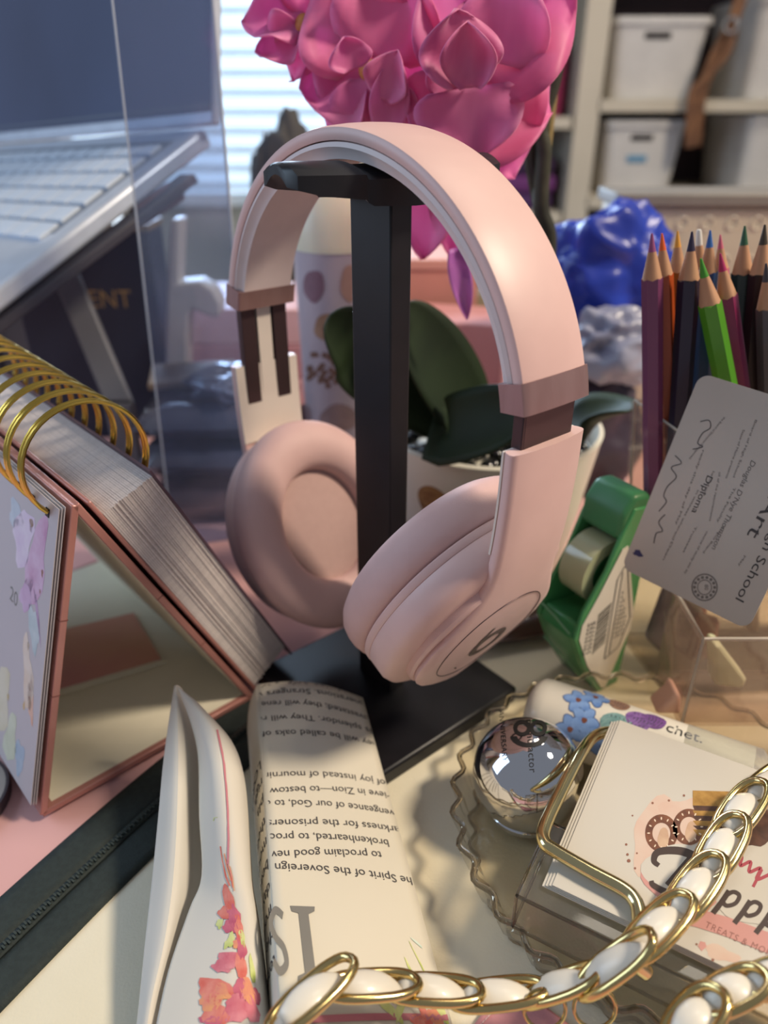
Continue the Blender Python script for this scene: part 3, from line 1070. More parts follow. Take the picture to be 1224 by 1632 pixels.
# cover and page block leaning on the back board
mk('inner_cover', slab((PB, 0), db, nb, .15, Lb - .25, .32, .5), M_board, cal, bevel=.06)
npg = 26
for k in range(npg):
    o0 = .52 + k * .088
    e = random.uniform(-.05, .05)
    mk('page', slab((PB, 0), db, nb, .55 + e + .012 * k, Lb - 1.05 + e * .4 - .006 * k, o0, o0 + .078, .10 + random.uniform(-.05, .05), LEN - .1), M_page, cal)
mk('outer_cover', slab((PB, 0), db, nb, .2, Lb - .9, .53 + npg * .088, .62 + npg * .088, 0, LEN), mat('cover_plum', '#5a4350', .5), cal)
# wire rings
rc = Vector((PA + 1.1, ZA + 1.03)); RR = 2.3
for k in range(11):
    for dd in (0, .22):
        a = 1.0 + k * 1.42 + dd
        pts = [TC(rc.x + RR * 1.02 * math.cos(t), a, rc.y + RR * math.sin(t)) for t in [math.radians(-38 + 257 * i / 30) for i in range(31)]]
        mk('wire_ring', tube(pts, .085, 8), M_gold, cal, smooth=True)
for k in range(11):
    q = cover(.8 + k * 1.42 + .11, Lf - .66)
    mk('punch_hole', box(q, (.32, .05, .32), AX, (Q * nf.x + UP * nf.y), (Q * df.x + UP * df.y)), M_slot, cal)

# card lying behind, seen through the tent
M_card_red = mat('card_coral', '#c4837d', .6, color2='#cc9a80', scale=14)
cc = thing('coral_card', 'coral printed card lying under the tent calendar', 'card', TC(7, 8, .34))
q0 = [TC(1.2, 7.2, .34), TC(8.2, 5.2, .34), TC(9.0, 10, .34), TC(1.6, 12.5, .34)]
mk('card_sheet', prism(q0, (0, 0, .12)), M_card_red, cc)
mk('card_edge', prism([TC(1.1, 6.9, .34), TC(8.3, 4.9, .34), TC(8.2, 5.18, .34), TC(1.2, 7.18, .34)], (0, 0, .16)), M_lining, cc)

# round coaster whose rim shows at the left border
cq = G(-80, 1285, 0)
co = thing('round_coaster', 'pale round coaster with dark rim cut off by the left border', 'coaster', cq)
mk('coaster_disc', lathe([(.01, 0), (2.3, 0), (2.3, .5), (.01, .5)], cq, 40), mat('coaster_pale', '#b7aaa0', .7, color2='#a89b92', scale=60), co, smooth=True)
mk('coaster_rim', lathe([(2.3, 0), (2.42, 0), (2.42, .55), (2.3, .55)], cq, 40, cap=False), mat('coaster_dark', '#4d4145', .6), co, smooth=True)
# ================================================================== glass dish with the things on it
M_glass = clear_plastic('dish_glass', '#fbf8f1', .03, .1, .985, 0, 1.45)
M_rim = glass('rim_glass', '#c9c2b8', 0.0, 1.45)
M_acryl = clear_plastic('acrylic_clear', '#faf6ee', .04, .12, .95, 0, 1.45)
DC = Vector((10.6, 19.6, 0)); DR = 8.0
DZ = POUCH
scal = lambda a, h: 1 + .022 * math.cos(34 * a) * min(1, h / 1.0)
tag(mk('glass_dish', lathe([(.01, 0), (6.6, 0), (7.1, .12), (7.5, .8), (7.8, 1.7), (7.85, 2.0), (7.75, 2.05), (7.62, 1.95), (7.3, .9), (6.9, .38), (6.5, .3), (.01, .3)], DC + UP * DZ, 180, wob=scal),
       M_glass, smooth=True, sharp=60), 'clear round glass dish with scalloped rim at the lower right', 'dish')
dish = bpy.data.objects['glass_dish']
mk('dish_rim', tube([DC + Vector((7.8 * scal(a, 2) * math.cos(a), 7.8 * scal(a, 2) * math.sin(a), DZ + 2.03)) for a in [2 * PI * k / 240 for k in range(240)]], .11, 8, True), M_rim, dish, smooth=True)
mk('dish_foot', tube([DC + Vector((7.05 * scal(a, 2) * math.cos(a), 7.05 * scal(a, 2) * math.sin(a), DZ + .12)) for a in [2 * PI * k / 240 for k in range(240)]], .07, 6, True), M_rim, dish, smooth=True)
# chrome ball
SP = Vector((5.75, 21.05, DZ + .3 + 2.22)); SR = 2.2
bl = thing('chrome_ball', 'mirror chrome ball with black lettering sitting in the glass dish', 'ball', SP - UP * SR)
mk('ball_shell', ball(SP, SR, 64, 40), mat('chrome', '#d9d9dc', 0.03, 1.0, color2='#d6d6d9', scale=5), bl, smooth=True, sharp=0)
mk('ball_collar', lathe([(1.2, -1.95), (1.5, -1.95), (1.52, -1.75), (1.45, -1.7)], SP, 40, cap=False), mat('chrome', '#d9d9dc'), bl, smooth=True)
M_blackink = mat('ink_black', '#161414', .5)


def on_ball(px, py):
    """point of the ball's skin seen at a place of the photo"""
    d = ray(px, py).normalized()
    oc = EYE - SP
    b = oc.dot(d); c = oc.dot(oc) - (SR + .015) ** 2
    disc = b * b - c
    if disc < 0:
        disc = 0
    return EYE + d * (-b - math.sqrt(disc))


def ball_print(vf, ox, oy, ang, sc):
    ca, sa = math.cos(ang), math.sin(ang)
    # rotated print, sizes in photo pixels
    return mapv(vf, lambda x, y: on_ball(ox + sc * (x * ca + y * sa), oy - sc * (-x * sa + y * ca)))


mk('printed_text', ball_print(text_vf('ANNIVERSARY', 1, spacing=1.1), 795, 1133, math.radians(86), 11.5), M_blackink, bl)
mk('printed_text', ball_print(text_vf('manufactor', 1, spacing=1.1), 838, 1146, math.radians(86), 17), M_blackink, bl)
mk('printed_numeral', mapv(ring2(0, 0, 12, 19, 1.6, 30, PI * 1.03, PI * 1.97), lambda x, y: on_ball(843 + x, 1172 - y)), M_blackink, bl)
mk('printed_numeral', mapv(join(ring2(-14, 0, 7, 13, 1.1, 26), ring2(12, 0, 7, 13, 1.1, 26)), lambda x, y: on_ball(846 + x, 1160 - y)), M_blackink, bl)

# white tube with yarn print, lying in the dish behind the ball
tA, tB = Vector((6.7, 25.3, DZ + .5 + 1.5)), Vector((14.6, 21.0, DZ + .5 + 1.5))
td = (tB - tA).normalized(); tn = Vector((-td.y, td.x, 0)).normalized()
tub = thing('white_tube', 'white cylinder printed with blue flowers and yarn balls lying in the dish', 'tube', (tA + tB) / 2 - UP * 1.5)
TL_ = (tB - tA).length
mk('tube_body', lathe([(.01, -.2), (.7, -.18), (1.2, 0), (1.45, .3), (1.5, .7), (1.5, TL_ - 1.4), (1.5, TL_)], tA, 48, tn, UP, td), mat('tube_white', '#e6e1d3', .35, coat=.3), tub, smooth=True)
mk('tube_wrap', lathe([(1.515, TL_ - 2.6), (1.53, TL_ + .3), (1.2, TL_ + .6)], tA, 40, tn, UP, td, cap=False), clear_plastic('tube_film', '#f1eede', .15, .3, .75, .2), tub, smooth=True)


def on_tube(x, y, lift=.012):   # x along the tube from its round end, y round it (0 = top, + away from viewer)
    a = y / 1.5
    return tA + td * x + (tn * math.sin(a) + UP * math.cos(a)) * (1.5 + lift)


M_fl = mat('print_cornflower', '#5f86c4', .5, color2='#86a8da', scale=120)
M_fd = mat('print_blue_dark', '#3c5a94', .5)
M_cen = mat('print_brown', '#7a4a3a', .5)
tp = lambda nm, vf, m, l=.012: mk(nm, mapv(vf, lambda x, y: on_tube(x, y, l)), m, tub)
for fx, fy in ((2.0, -.2), (2.6, .35), (2.5, -1.0), (2.05, -1.55), (3.0, -1.75)):
    for k in range(5):
        a = k * 2 * PI / 5 + fx
        cx_, cy_ = fx + .33 * math.cos(a), fy + .33 * math.sin(a)
        tp('printed_petal', fan(blob((cx_, cy_), .33, .25, a, 12, .05, k)), M_fd, .010)
        tp('printed_petal', fan(blob((cx_, cy_), .29, .21, a, 12, .05, k)), M_fl, .018)
    tp('printed_centre', fan(blob((fx, fy), .12, .12, 0, 10, .1, 0)), M_cen, .026)
for (cx_, cy_, r_, c1, c2) in ((3.75, -.75, .58, '#5f8a8c', '#86aaa8'), (4.55, -.15, .5, '#6d4b8a', '#8d68ab'), (5.1, .1, .45, '#7a4f93', '#5c3c78'), (4.65, -1.05, .45, '#b8463a', '#d06a52'),
                               (3.6, .45, .42, '#8a6a58', '#a5826c')):
    m_ = mat('yarn_' + c1[1:], c1, .6, color2=c2, scale=300, stretch=(1, 4, 1))
    tp('printed_yarn', fan(blob((cx_, cy_), r_ * 1.1, r_, .2, 20, .03, 0)), m_, .016)
    for k in range(5):
        tp('printed_strand', stroke([(cx_ - r_ * .8 + r_ * .3 * k, cy_ - r_ * .7), (cx_ - r_ * .4 + r_ * .28 * k, cy_), (cx_ - r_ * .5 + r_ * .3 * k, cy_ + r_ * .7)], .03), mat('yarn_line', '#3f3a4a', .6), .022)
tp('printed_text', mapv(text_vf('chet.', .75), lambda x, y: Vector((5.6 + x, -.25 + y * 1.0, 0))), M_blackink)
# small clear beads between ball and tube
# acrylic block resting on the rim of the dish
CXD = (G(1224, 1255, 4.2) - G(988, 1148, 4.2)); CXD.z = 0; CXD.normalize()
CXD = (Matrix.Rotation(math.radians(7.0), 3, 'Z') @ CXD).normalized()
CYD = Vector((-CXD.y, CXD.x, 0))
c_tl = G(988, 1148, 4.2)
ZB0 = DZ + 2.2
bc = G(822, 1440, ZB0 + 1.2); bc.z = 0
blk = thing('acrylic_holder', 'thick clear acrylic card holder lying on the dish under the white cards', 'card holder', bc + CXD * 5 + UP * ZB0)
mk('holder_block', box(bc + CXD * 6.2 + CYD * 1.6 + UP * (ZB0 + .8), (12.4, 3.2, 1.6), CXD, CYD), M_acryl, blk, bevel=.12)
for sx in (-1, 1):  # glass tubes along the block, added as its edge highlights
    for sz in (0, 1):
        p_ = bc + CXD * 6.2 + CYD * 1.6 + UP * (ZB0 + 1.6 * sz)
        mk('holder_highlight', tube([p_ + CYD * (1.6 * sx) - CXD * 6.2, p_ + CYD * (1.6 * sx) + CXD * 6.2], .06, 6), M_rim, blk, smooth=True)
    mk('holder_highlight', tube([bc + CYD * (1.6 + 1.6 * sx) + UP * ZB0, bc + CYD * (1.6 + 1.6 * sx) + UP * (ZB0 + 1.6)], .06, 6), M_rim, blk, smooth=True)
for sz in (0, 1):
    mk('holder_highlight', tube([bc + UP * (ZB0 + 1.6 * sz), bc + CYD * 3.2 + UP * (ZB0 + 1.6 * sz)], .06, 6), M_rim, blk, smooth=True)
mk('holder_shelf', box(bc + CXD * 6.6 + CYD * 5.6 + UP * (ZB0 + 1.5), (11.0, 4.6, .3), CXD, CYD), M_acryl, blk, bevel=.06)

# ================================================================== stack of white square cards
CZ = ZB0 + 1.72
c_tl = G(988, 1148, CZ + .2)
CW, CH = 8.8, 8.35
M_cardw = mat('card_white', '#c6c0b4', .55, color2='#c2bcb0', scale=8)
CROW = []
for k in range(4):
    t = thing('square_card', ['bottom white square card of the stack on the acrylic holder', 'second white square card from the bottom of the stack', 'third white square card from the bottom of the stack',
                              'top white square card printed with pretzels and brown script lettering'][k], 'card', c_tl + CXD * CW / 2 - CYD * CH / 2 - UP * (.2 - k * .06), 'stack of white square cards')
    off = CXD * (-.10 * (3 - k)) - CYD * (.02 * (3 - k))
    cc_ = c_tl + off + CXD * CW / 2 - CYD * CH / 2
    cc_.z = CZ + .025 + k * .055
    mk('card_sheet', box(cc_, (CW, CH, .045), CXD, CYD), M_cardw, t)
    CROW.append(t)
top = CROW[-1]
ctop = Vector((c_tl.x, c_tl.y, CZ + .025 + 3 * .055 + .0235))


def oncard(x, y, lift=.004):     # x right from the top-left corner, y down
    return ctop + CXD * x - CYD * y + UP * lift


PTAB = {}


def card_px(px, py, lift=.004):
    p = G(px, py, ctop.z)
    return Vector((p.x, p.y, ctop.z + lift))


def cp(nm, vf, m, lift):
    mk(nm, mapv(vf, lambda x, y: card_px(x, y, lift)), m, top)


M_wash = mat('wash_peach', '#cdae9c', .6, color2='#cfb9a8', scale=90)
cp('printed_wash', fan(blob((1055, 1335), 48, 62, .3, 30, .12, 2)), M_wash, .003)
cp('printed_wash', fan(blob((1105, 1300), 50, 30, .1, 26, .14, 4)), M_wash, .0035)
for x_, y_, r_ in ((998, 1346, 2), (1000, 1362, 2.2), (1002, 1372, 3), (1012, 1384, 2), (1040, 1280, 2), (1066, 1276, 2), (1090, 1268, 2), (1008, 1300, 1.5), (1015, 1360, 1.6), (1136, 1530, 2.5), (1110, 1505, 2)):
    cp('printed_dot', fan(blob((x_, y_), r_, r_, 0, 8, .1, 0)), mat('print_cocoa', '#8a5a48', .6), .006)
# pretzels
M_pretz = mat('print_pretzel', '#5b3526', .5, color2='#7d4c33', scale=250)
M_salt = mat('print_salt', '#e3cdb4', .5)
M_nut = mat('print_nut', '#c9a98c', .6, color2='#b8957a', scale=120)
for cx_, cy_, rx_, ry_, ro in ((1054, 1328, 26, 30, -.1), (1098, 1318, 26, 29, .15)):
    cp('printed_pretzel', mapv(ring2(0, 0, .55, 1.0, 1, 30), lambda x, y: Vector((cx_ + rx_ * x, cy_ + ry_ * y, 0))), M_pretz, .007)
    cp('printed_nut', fan(blob((cx_ + 3, cy_ + 8), 9, 17, .1, 14, .05, 0)), M_nut, .008)
    for k in range(12):
        a = k * PI / 6
        cp('printed_salt', fan(blob((cx_ + rx_ * .78 * math.cos(a), cy_ + ry_ * .78 * math.sin(a)), 2.6, 1.2, a, 6, .1, 0)), M_salt, .010)
# biscuit sandwich
M_bisc = mat('print_biscuit', '#b48a45', .6, color2='#8d6629', scale=260, ramp=(.3, .7))
M_choc = mat('print_chocolate', '#3f261d', .5, color2='#5a382a', scale=200)
for y0, y1, m_ in ((1260, 1284, M_bisc), (1284, 1292, M_choc), (1292, 1300, M_bisc), (1300, 1308, M_choc), (1308, 1316, M_bisc), (1316, 1322, M_choc), (1322, 1332, M_bisc)):
    w_ = (y0 - 1260) * .25
    cp('printed_biscuit', flat([(1104, y0), (1174 - w_ * .4, y0 + 2), (1172 - w_ * .6, y1 + 2), (1104 + w_ * .5, y1)]), m_, .009)
cp('printed_chocolate', fan(blob((1208, 1318), 26, 34, .2, 22, .12, 1)), M_choc, .009)
# script name
M_script = mat('print_brown_ink', '#40302b', .5)
M_shadow = mat('print_blush', '#c9928a', .6)
cp('printed_plate', fan(blob((1090, 1402), 64, 48, .2, 30, .06, 5)), M_shadow, .011)
cp('printed_plate', fan(blob((1088, 1392), 62, 46, .2, 30, .06, 5)), M_cardw, .013)
cp('printed_plate', fan(blob((1200, 1425), 70, 48, .45, 30, .06, 2)), M_cardw, .0125)
sp_ = lambda pts: [(q.x, q.y) for q in spline([Vector((a, b, 0)) for a, b in pts], 7)]
cp('printed_letter', stroke(sp_([(1050, 1380), (1042, 1372), (1050, 1358), (1085, 1357), (1112, 1370), (1120, 1392), (1104, 1416), (1070, 1424), (1042, 1412), (1038, 1404)]), lambda t: 7 + 7 * math.sin(t * PI)), M_script, .016)
cp('printed_letter', stroke([(1100, 1370), (1064, 1412)], 12), M_script, .017)
for k, (ox, oy) in enumerate(((1162, 1420), (1196, 1436), (1230, 1452))):
    cp('printed_letter', stroke(sp_([(ox, oy), (ox - 12, oy + 18), (ox - 26, oy + 36)]), 9), M_script, .016)
    cp('printed_letter', stroke(sp_([(ox - 8, oy + 10), (ox + 6, oy + 2), (ox + 16, oy + 8), (ox + 10, oy + 20), (ox - 4, oy + 24), (ox - 10, oy + 18)]), 7), M_script, .0165)
M_berry = mat('print_berry', '#a6424f', .5)
cp('printed_letter', stroke(sp_([(1172, 1372), (1182, 1366), (1180, 1380), (1196, 1374), (1194, 1390), (1212, 1384), (1206, 1402), (1230, 1392)]), 5.5), M_berry, .016)
cp('printed_letter', stroke(sp_([(1214, 1386), (1200, 1414)]), 5), M_berry, .0165)
# banner
ban = [(1030, 1446), (1060, 1440), (1110, 1448), (1160, 1462), (1224, 1486), (1300, 1520), (1300, 1556), (1224, 1520), (1160, 1494), (1110, 1478), (1050, 1466)]
cp('printed_banner', flat(ban), M_shadow, .014)
M_bt = mat('print_banner_ink', '#8d5c54', .6)
vf = text_vf('TREATS & MORE', 1, spacing=1.15)
ba = math.radians(24)
cp('printed_text', mapv(vf, lambda x, y: Vector((1122 + 15 * (x * math.cos(ba) + y * math.sin(ba)), 1478 + 15 * (x * math.sin(ba) - y * math.cos(ba)), 0))), M_bt, .017)
cp('printed_heart', flat([(1112, 1508), (1116, 1500), (1124, 1502), (1126, 1509), (1118, 1516)]), M_shadow, .008)
cp('printed_wash', fan(blob((1150, 1520), 30, 11, .35, 20, .15, 2)), M_wash, .004)

# ================================================================== gold rectangular ring round the cards
M_brass = mat('polished_gold', '#dacb9a', 0.15, 1.0, color2='#d2c18c', scale=20)
zc = ctop.z
rp = []
key = [(G(1012, 1190, CZ - .5)), (G(985, 1168, CZ - .35)), (G(950, 1172, CZ - .1)), (G(926, 1200, zc + .22)), (G(892, 1265, zc + .30)), (G(868, 1318, zc + .34)), (G(868, 1342, zc + .36)), (G(885, 1356, zc + .36)),
       (G(940, 1388, zc + .36)), (G(992, 1416, zc + .36)), (G(1012, 1436, zc + .34)), (G(1019, 1462, zc + .30)), (G(1017, 1505, zc + .15)), (G(1012, 1532, zc - .15)), (G(1030, 1550, CZ - .35))]
tag(mk('gold_ring', tube(spline(key, 8), .235, 14), M_brass, smooth=True, sharp=0), 'polished gold rectangular ring hooked round the card stack', 'ring')

# ================================================================== chain woven with white ribbon
M_ribbon = mat('ribbon_white', '#e0dacd', .4, color2='#d9d3c6', scale=30, coat=.2)
M_chain = mat('chain_gold', '#d6bf86', 0.18, 1.0, color2='#cdb478', scale=30)


def chain(name, label, key, n):
    path = spline(key, 24)
    L = [0]
    for a, b in zip(path, path[1:]):
        L.append(L[-1] + (b - a).length)
    def at(l):
        l = max(0, min(L[-1] - 1e-4, l))
        for i in range(len(path) - 1):
            if L[i + 1] >= l:
                return path[i].lerp(path[i + 1], (l - L[i]) / (L[i + 1] - L[i]))
    ch = thing(name, label, 'chain', path[len(path) // 2] - UP * .45)
    pitch = L[-1] / n
    for k in range(n):
        c = at((k + .5) * pitch)
        t = (at((k + .95) * pitch) - at((k + .05) * pitch)).normalized()
        side = t.cross(UP).normalized(); nrm = side.cross(t)
        tw = math.radians(26)
        s2 = side * math.cos(tw) + nrm * math.sin(tw)
        hl, hw = pitch * .72, .58
        pts = []
        for q in range(28):
            a = 2 * PI * q / 28
            x = hl * (abs(math.cos(a)) ** .8) * (1 if math.cos(a) > 0 else -1)
            y = hw * (abs(math.sin(a)) ** .8) * (1 if math.sin(a) > 0 else -1)
            pts.append(c + t * x + s2 * y + nrm * (.24 * math.cos(a) + .05))
        mk('chain_link', tube(pts, .14, 10, True), M_chain, ch, smooth=True, sharp=0)
        # ribbon bulge inside the link
        def rb(u, v, c=c, t=t, side=side, nrm=nrm):
            x = (u - .5) * 2
            w = .40 * (1 - .6 * abs(x) ** 2.2)
            y = (v - .5) * 2
            z = .15 * (1 - x * x) - .16 * abs(x) ** 2.5 - .14 * y * y * (1 - .5 * abs(x))
            return c + t * (x * pitch * .52) + side * (w * y + .06 * x) + nrm * (z + .06)
        mk('ribbon_segment', sheet(rb, 10, 8), M_ribbon, ch, smooth=True, solid=.10, sharp=0)
    return ch


chain('ribbon_chain', 'gold chain woven with white ribbon across the leaflet and cards',
      [G(462, 1640, 4.4), G(500, 1585, 4.5), G(565, 1572, 3.9), G(665, 1576, 3.2), G(760, 1586, 2.95), G(850, 1580, 3.0), G(935, 1560, 4.0), G(1000, 1525, zc + .85), G(1030, 1496, zc + .7), G(1075, 1452, zc + .8), G(1098, 1430, zc + .8),
       G(1150, 1350, zc + .8), G(1188, 1282, zc + .8), G(1250, 1232, zc + .6)], 11)
chain('ribbon_chain_end', 'short end of ribbon-woven gold chain in the bottom right corner',
      [G(1085, 1655, 5.2), G(1130, 1600, 5.3), G(1195, 1570, 5.5), G(1275, 1550, 5.6)], 3)
# loose gold links hanging below the chain
for i, (px, py) in enumerate(((868, 1608), (948, 1606))):
    c = G(px, py, 2.75)
    tag(mk('split_ring', tube([c + Vector((.62 * math.cos(a), .3 * math.sin(a), .5 * math.sin(a))) for a in [k * PI / 12 for k in range(24)]], .06, 8, True), M_chain, smooth=True),
        ['thin gold ring hanging under the left half of the chain', 'thin gold ring beside the dish rim under the chain'][i], 'ring')
# pink stitched leather piece under the chain
M_pinkl = mat('leather_pink', '#d3969b', .55, color2='#c98a90', scale=60, bump=.2)
pw = thing('pink_wallet', 'pink stitched leather wallet under the chain at the bottom border', 'wallet', G(800, 1610, .3))
wq = [G(866, 1516, .5), G(880, 1545, .5), G(930, 1600, .5), G(960, 1680, .5), G(745, 1690, .5), G(752, 1635, .5), G(800, 1568, .5)]
for p_ in wq:
    q_ = Vector((p_.x - DC.x, p_.y - DC.y, 0))
    if q_.length < 8.15:
        q_ = q_.normalized() * 8.15
        p_.x, p_.y = DC.x + q_.x, DC.y + q_.y
mk('leather_flap', prism([p - UP * .32 for p in wq], (0, 0, .32)), M_pinkl, pw, bevel=.12)
a_, b_ = wq[5], wq[0]
for k in range(16):
    p = a_.lerp(b_, (k + .5) / 16) + Vector((.12, -.12, .02))
    mk('stitch', box(p, (.16, .045, .04), (b_ - a_)), mat('thread_pink', '#f0c6c6', .7), pw)

# ================================================================== green tape dispenser in its packet
M_green = mat('dispenser_green', '#47965c', .35, color2='#3d8650', scale=20, coat=.3)
M_greend = mat('dispenser_inner', '#1f5a33', .4)
td_ = thing('tape_dispenser', 'green plastic tape dispenser with a white barcode label standing on end', 'tape dispenser', G(925, 1085, POUCH))
DXa = Vector((.85, .53, 0)).normalized()      # along the label side
DXb = Vector((-.53, .85, 0)).normalized()     # thickness, to the left and back
fr0 = G(955, 1102, POUCH)


def dp(a, z, o):
    return fr0 + DXa * a + DXb * o + UP * z


side = [(-.1, 0), (1.3, 0), (1.5, 3.5), (1.5, 8.2), (1.1, 10.3), (.2, 10.4), (-.35, 9.3), (-1.0, 7.6), (-2.1, 5.7), (-2.45, 4.3), (-1.5, 2.2)]
low = [(-.1, 0), (1.3, 0), (1.4, 3.2), (1.4, 4.6), (-.2, 4.6), (-2.1, 4.9), (-2.4, 4.2), (-1.5, 2.2)]
mk('side_plate', prism([dp(a, z, 0) for a, z in side], DXb * .22), M_green, td_, bevel=.08)
mk('side_plate', prism([dp(a, z, 2.4) for a, z in side], DXb * .2), M_green, td_, bevel=.08)
mk('dispenser_body', prism([dp(a, z, .22) for a, z in low], DXb * 2.18), M_green, td_, bevel=.12, seg=3)
mk('tape_roll', lathe([(1.0, 0), (1.65, 0), (1.65, 1.5), (1.0, 1.5), (1.0, 0)], dp(-.15, 6.9, .6), 40, DXa, UP, DXb, cap=False), mat('tape_clear', '#b5b994', .15, color2='#a9ad88', scale=5, coat=.4), td_, smooth=True)
mk('dispenser_hub', lathe([(.01, -.02), (.98, -.02), (.98, 1.6), (.01, 1.6)], dp(-.15, 6.9, .6), 24, DXa, UP, DXb), M_greend, td_, smooth=True)
mk('top_cap', prism([dp(a, z, .1) for a, z in ((-.5, 9.0), (.4, 8.5), (1.5, 8.3), (1.6, 10.0), (1.2, 10.9), (.2, 11.0), (-.4, 10.2))], DXb * 2.4), mat('dispenser_cap', '#3b7a4e', .4), td_, bevel=.25, seg=3)
lb = mk('barcode_label', prism([dp(a, z, -.02) for a, z in ((.05, .25), (.35, .15), (1.4, 3.4), (1.4, 4.5), (.1, 8.6), (-.25, 8.5), (-1.3, 6.4), (-2.1, 5.0), (-2.15, 4.2), (-1.3, 2.3))], -DXb * .03), mat('label_white', '#ddd5c6', .5), td_)
dl_ = lambda x, y, l=.062: dp(x, y, -l)
bars = []
random.seed(3)
y_ = 2.9
while y_ < 5.2:
    w_ = random.choice((.05, .08, .11))
    bars.append(rect(-1.15, y_, -.35, y_ + w_))
    y_ += w_ + random.choice((.06, .08))
mk('barcode', mapv(join(*bars), lambda x, y: dl_(x, y + .5 * (x + 1.15))), M_blackink, lb)
fr_ = [(-.15, 2.2), (-.25, 6.9), (.1, 7.5), (.35, 7.3), (1.2, 4.2), (.75, 2.6), (-.15, 2.2)]
mk('printed_frame', mapv(stroke(fr_, .07), lambda x, y: dl_(x, y)), M_ink, lb)
mk('printed_frame', mapv(stroke([(.12, 2.4), (.05, 7.2)], .06), lambda x, y: dl_(x, y)), M_ink, lb)
for i, xx in enumerate((-1.75, -1.55, -1.38)):
    mk('small_print', mapv(join(*[rect(xx, 3.1 + k * .24, xx + .1, 3.1 + k * .24 + random.uniform(.1, .2)) for k in range(8)]), lambda x, y: dl_(x, y)), M_ink, lb)
for i, xx in enumerate((.25, .42, .6, .78)):
    mk('small_print', mapv(join(*[rect(xx, 3.3 + k * .26, xx + .09, 3.3 + k * .26 + random.uniform(.1, .2)) for k in range(11 - i * 2)]), lambda x, y: dl_(x, y)), M_ink2, lb)
mk('film_crease', tube([dp(-1.2, 1.3, .4), dp(-1.75, 2.3, 1.3), dp(-1.9, 2.7, 2.4)], .05, 6), mat('crease_pale', '#7fae86', .3), td_)
mk('film_crease', tube([dp(-2.5, 4.5, .3), dp(-2.4, 4.75, 1.4), dp(-2.35, 4.95, 2.5)], .05, 6), mat('crease_pale', '#7fae86', .3), td_)

# ================================================================== clear pencil box, pencils, diploma card
M_box = clear_plastic('box_clear', '#faf6ef', .05, .15, .955)
PY = 33.0
B0, B1 = V(984, 1060, PY), V(1006, 638, PY)
hB = B1.z
bxr = 10.5
fx = Vector((.985, -.17, 0)).normalized()
b_fl = Vector((B0.x, PY, POUCH)); 
NB = Vector((.2, -.98, 0)).normalized()           # left wall runs towards the viewer
BXW = [b_fl, b_fl + NB * 4.8, b_fl + NB * 4.8 + Vector((10.5, .6, 0)), b_fl + Vector((10.5, .6, 0))]
lean = Vector((B1.x - B0.x, 0, 0)) * .9
pbx = thing('pencil_box', 'clear acrylic box holding the coloured pencils at the right', 'pencil box', sum(BXW, Vector()) / 4)


def wall_vf(a, b, h, th=.22):
    n = (b - a).cross(UP).normalized() * th
    return hexa([a, b, b + n, a + n, a + UP * h + lean, b + UP * h + lean, b + n + UP * h + lean, a + n + UP * h + lean])


hw = hB - POUCH
for i in range(4):
    mk('box_wall', wall_vf(BXW[i], BXW[(i + 1) % 4], hw if i != 1 else hw * .5), M_box, pbx)
mk('box_floor', prism(BXW, (0, 0, .25)), M_box, pbx)
mk('pencil_tier', prism([b + UP * 5.85 for b in (BXW[0], BXW[0].lerp(BXW[1], .95), BXW[3].lerp(BXW[2], .95), BXW[3])], (0, 0, .2)), M_box, pbx)
M_edge = mat('box_edge', '#c4b9ab', .15, alpha=.8)
for i in range(4):
    h_ = hw if i in (0, 3) else hw * .55
    mk('box_edge', tube([BXW[i], BXW[i] + UP * h_ + lean * (h_ / hw)], .07, 6), M_edge, pbx)
for i in (0, 2, 3):
    mk('rim_edge', tube([BXW[i] + UP * hw + lean, BXW[(i + 1) % 4] + UP * hw + lean], .06, 6), M_edge, pbx)

M_wood = mat('pencil_wood', '#b48a6a', .7, color2='#a87d5e', scale=120, stretch=(1, 1, .2))


def pencil(tip, low, r, color, label, lead=None, dull=False, wedge=1.0):
    """tip and low: points on the axis; hexagonal body, scalloped cone of wood, coloured lead"""
    ax = (low - tip).normalized()
    foot = tip + ax * ((tip.z - (6.4)) / -ax.z)
    X = ax.orthogonal().normalized(); Y = ax.cross(X)
    t = thing('coloured_pencil', label, 'pencil', foot, 'coloured pencils in the clear box')
    cone, ld = r * 4.4 * wedge, r * 1.75 * wedge
    L = (foot - tip).length
    n = 24
    def ring(d, rr, hexk=0.0):
        out = []
        for k in range(n):
            a = 2 * PI * k / n
            m_ = a % (PI / 3) - PI / 6
            q = rr * ((1 - hexk) + hexk * math.cos(PI / 6) / math.cos(m_) * 1.06)
            out.append(tip + ax * d + X * (q * math.cos(a)) + Y * (q * math.sin(a)))
        return out
    pm = mat('pencil_' + color[1:], color, .35, color2=color, coat=.3)
    # body top edge is scalloped where the sharpener met the flats
    top_ring = []
    for k in range(n):
        a = 2 * PI * k / n
        m_ = a % (PI / 3) - PI / 6
        d = cone - r * .30 * (1 - abs(m_) / (PI / 6)) * .0 + r * .22 * math.cos(m_ * 6) * .5
        q = r * math.cos(PI / 6) / math.cos(m_) * 1.06
        top_ring.append(tip + ax * d + X * (q * math.cos(a)) + Y * (q * math.sin(a)))
    mk('pencil_body', loft([top_ring, ring(L, r, 1.0)]), pm, t, smooth=True, sharp=25)
    mk('sharpened_wood', loft([ring(ld, r * .40), ring(cone + r * .08, r * .97, .6)]), M_wood, t, smooth=True)
    tipr = r * (.22 if dull else .09)
    mk('pencil_lead', loft([ring(0, tipr), ring(r * .15, tipr * 1.3), ring(ld + .02, r * .40)]), mat('lead_' + (lead or color)[1:], lead or color, .5), t, smooth=True)
    return t


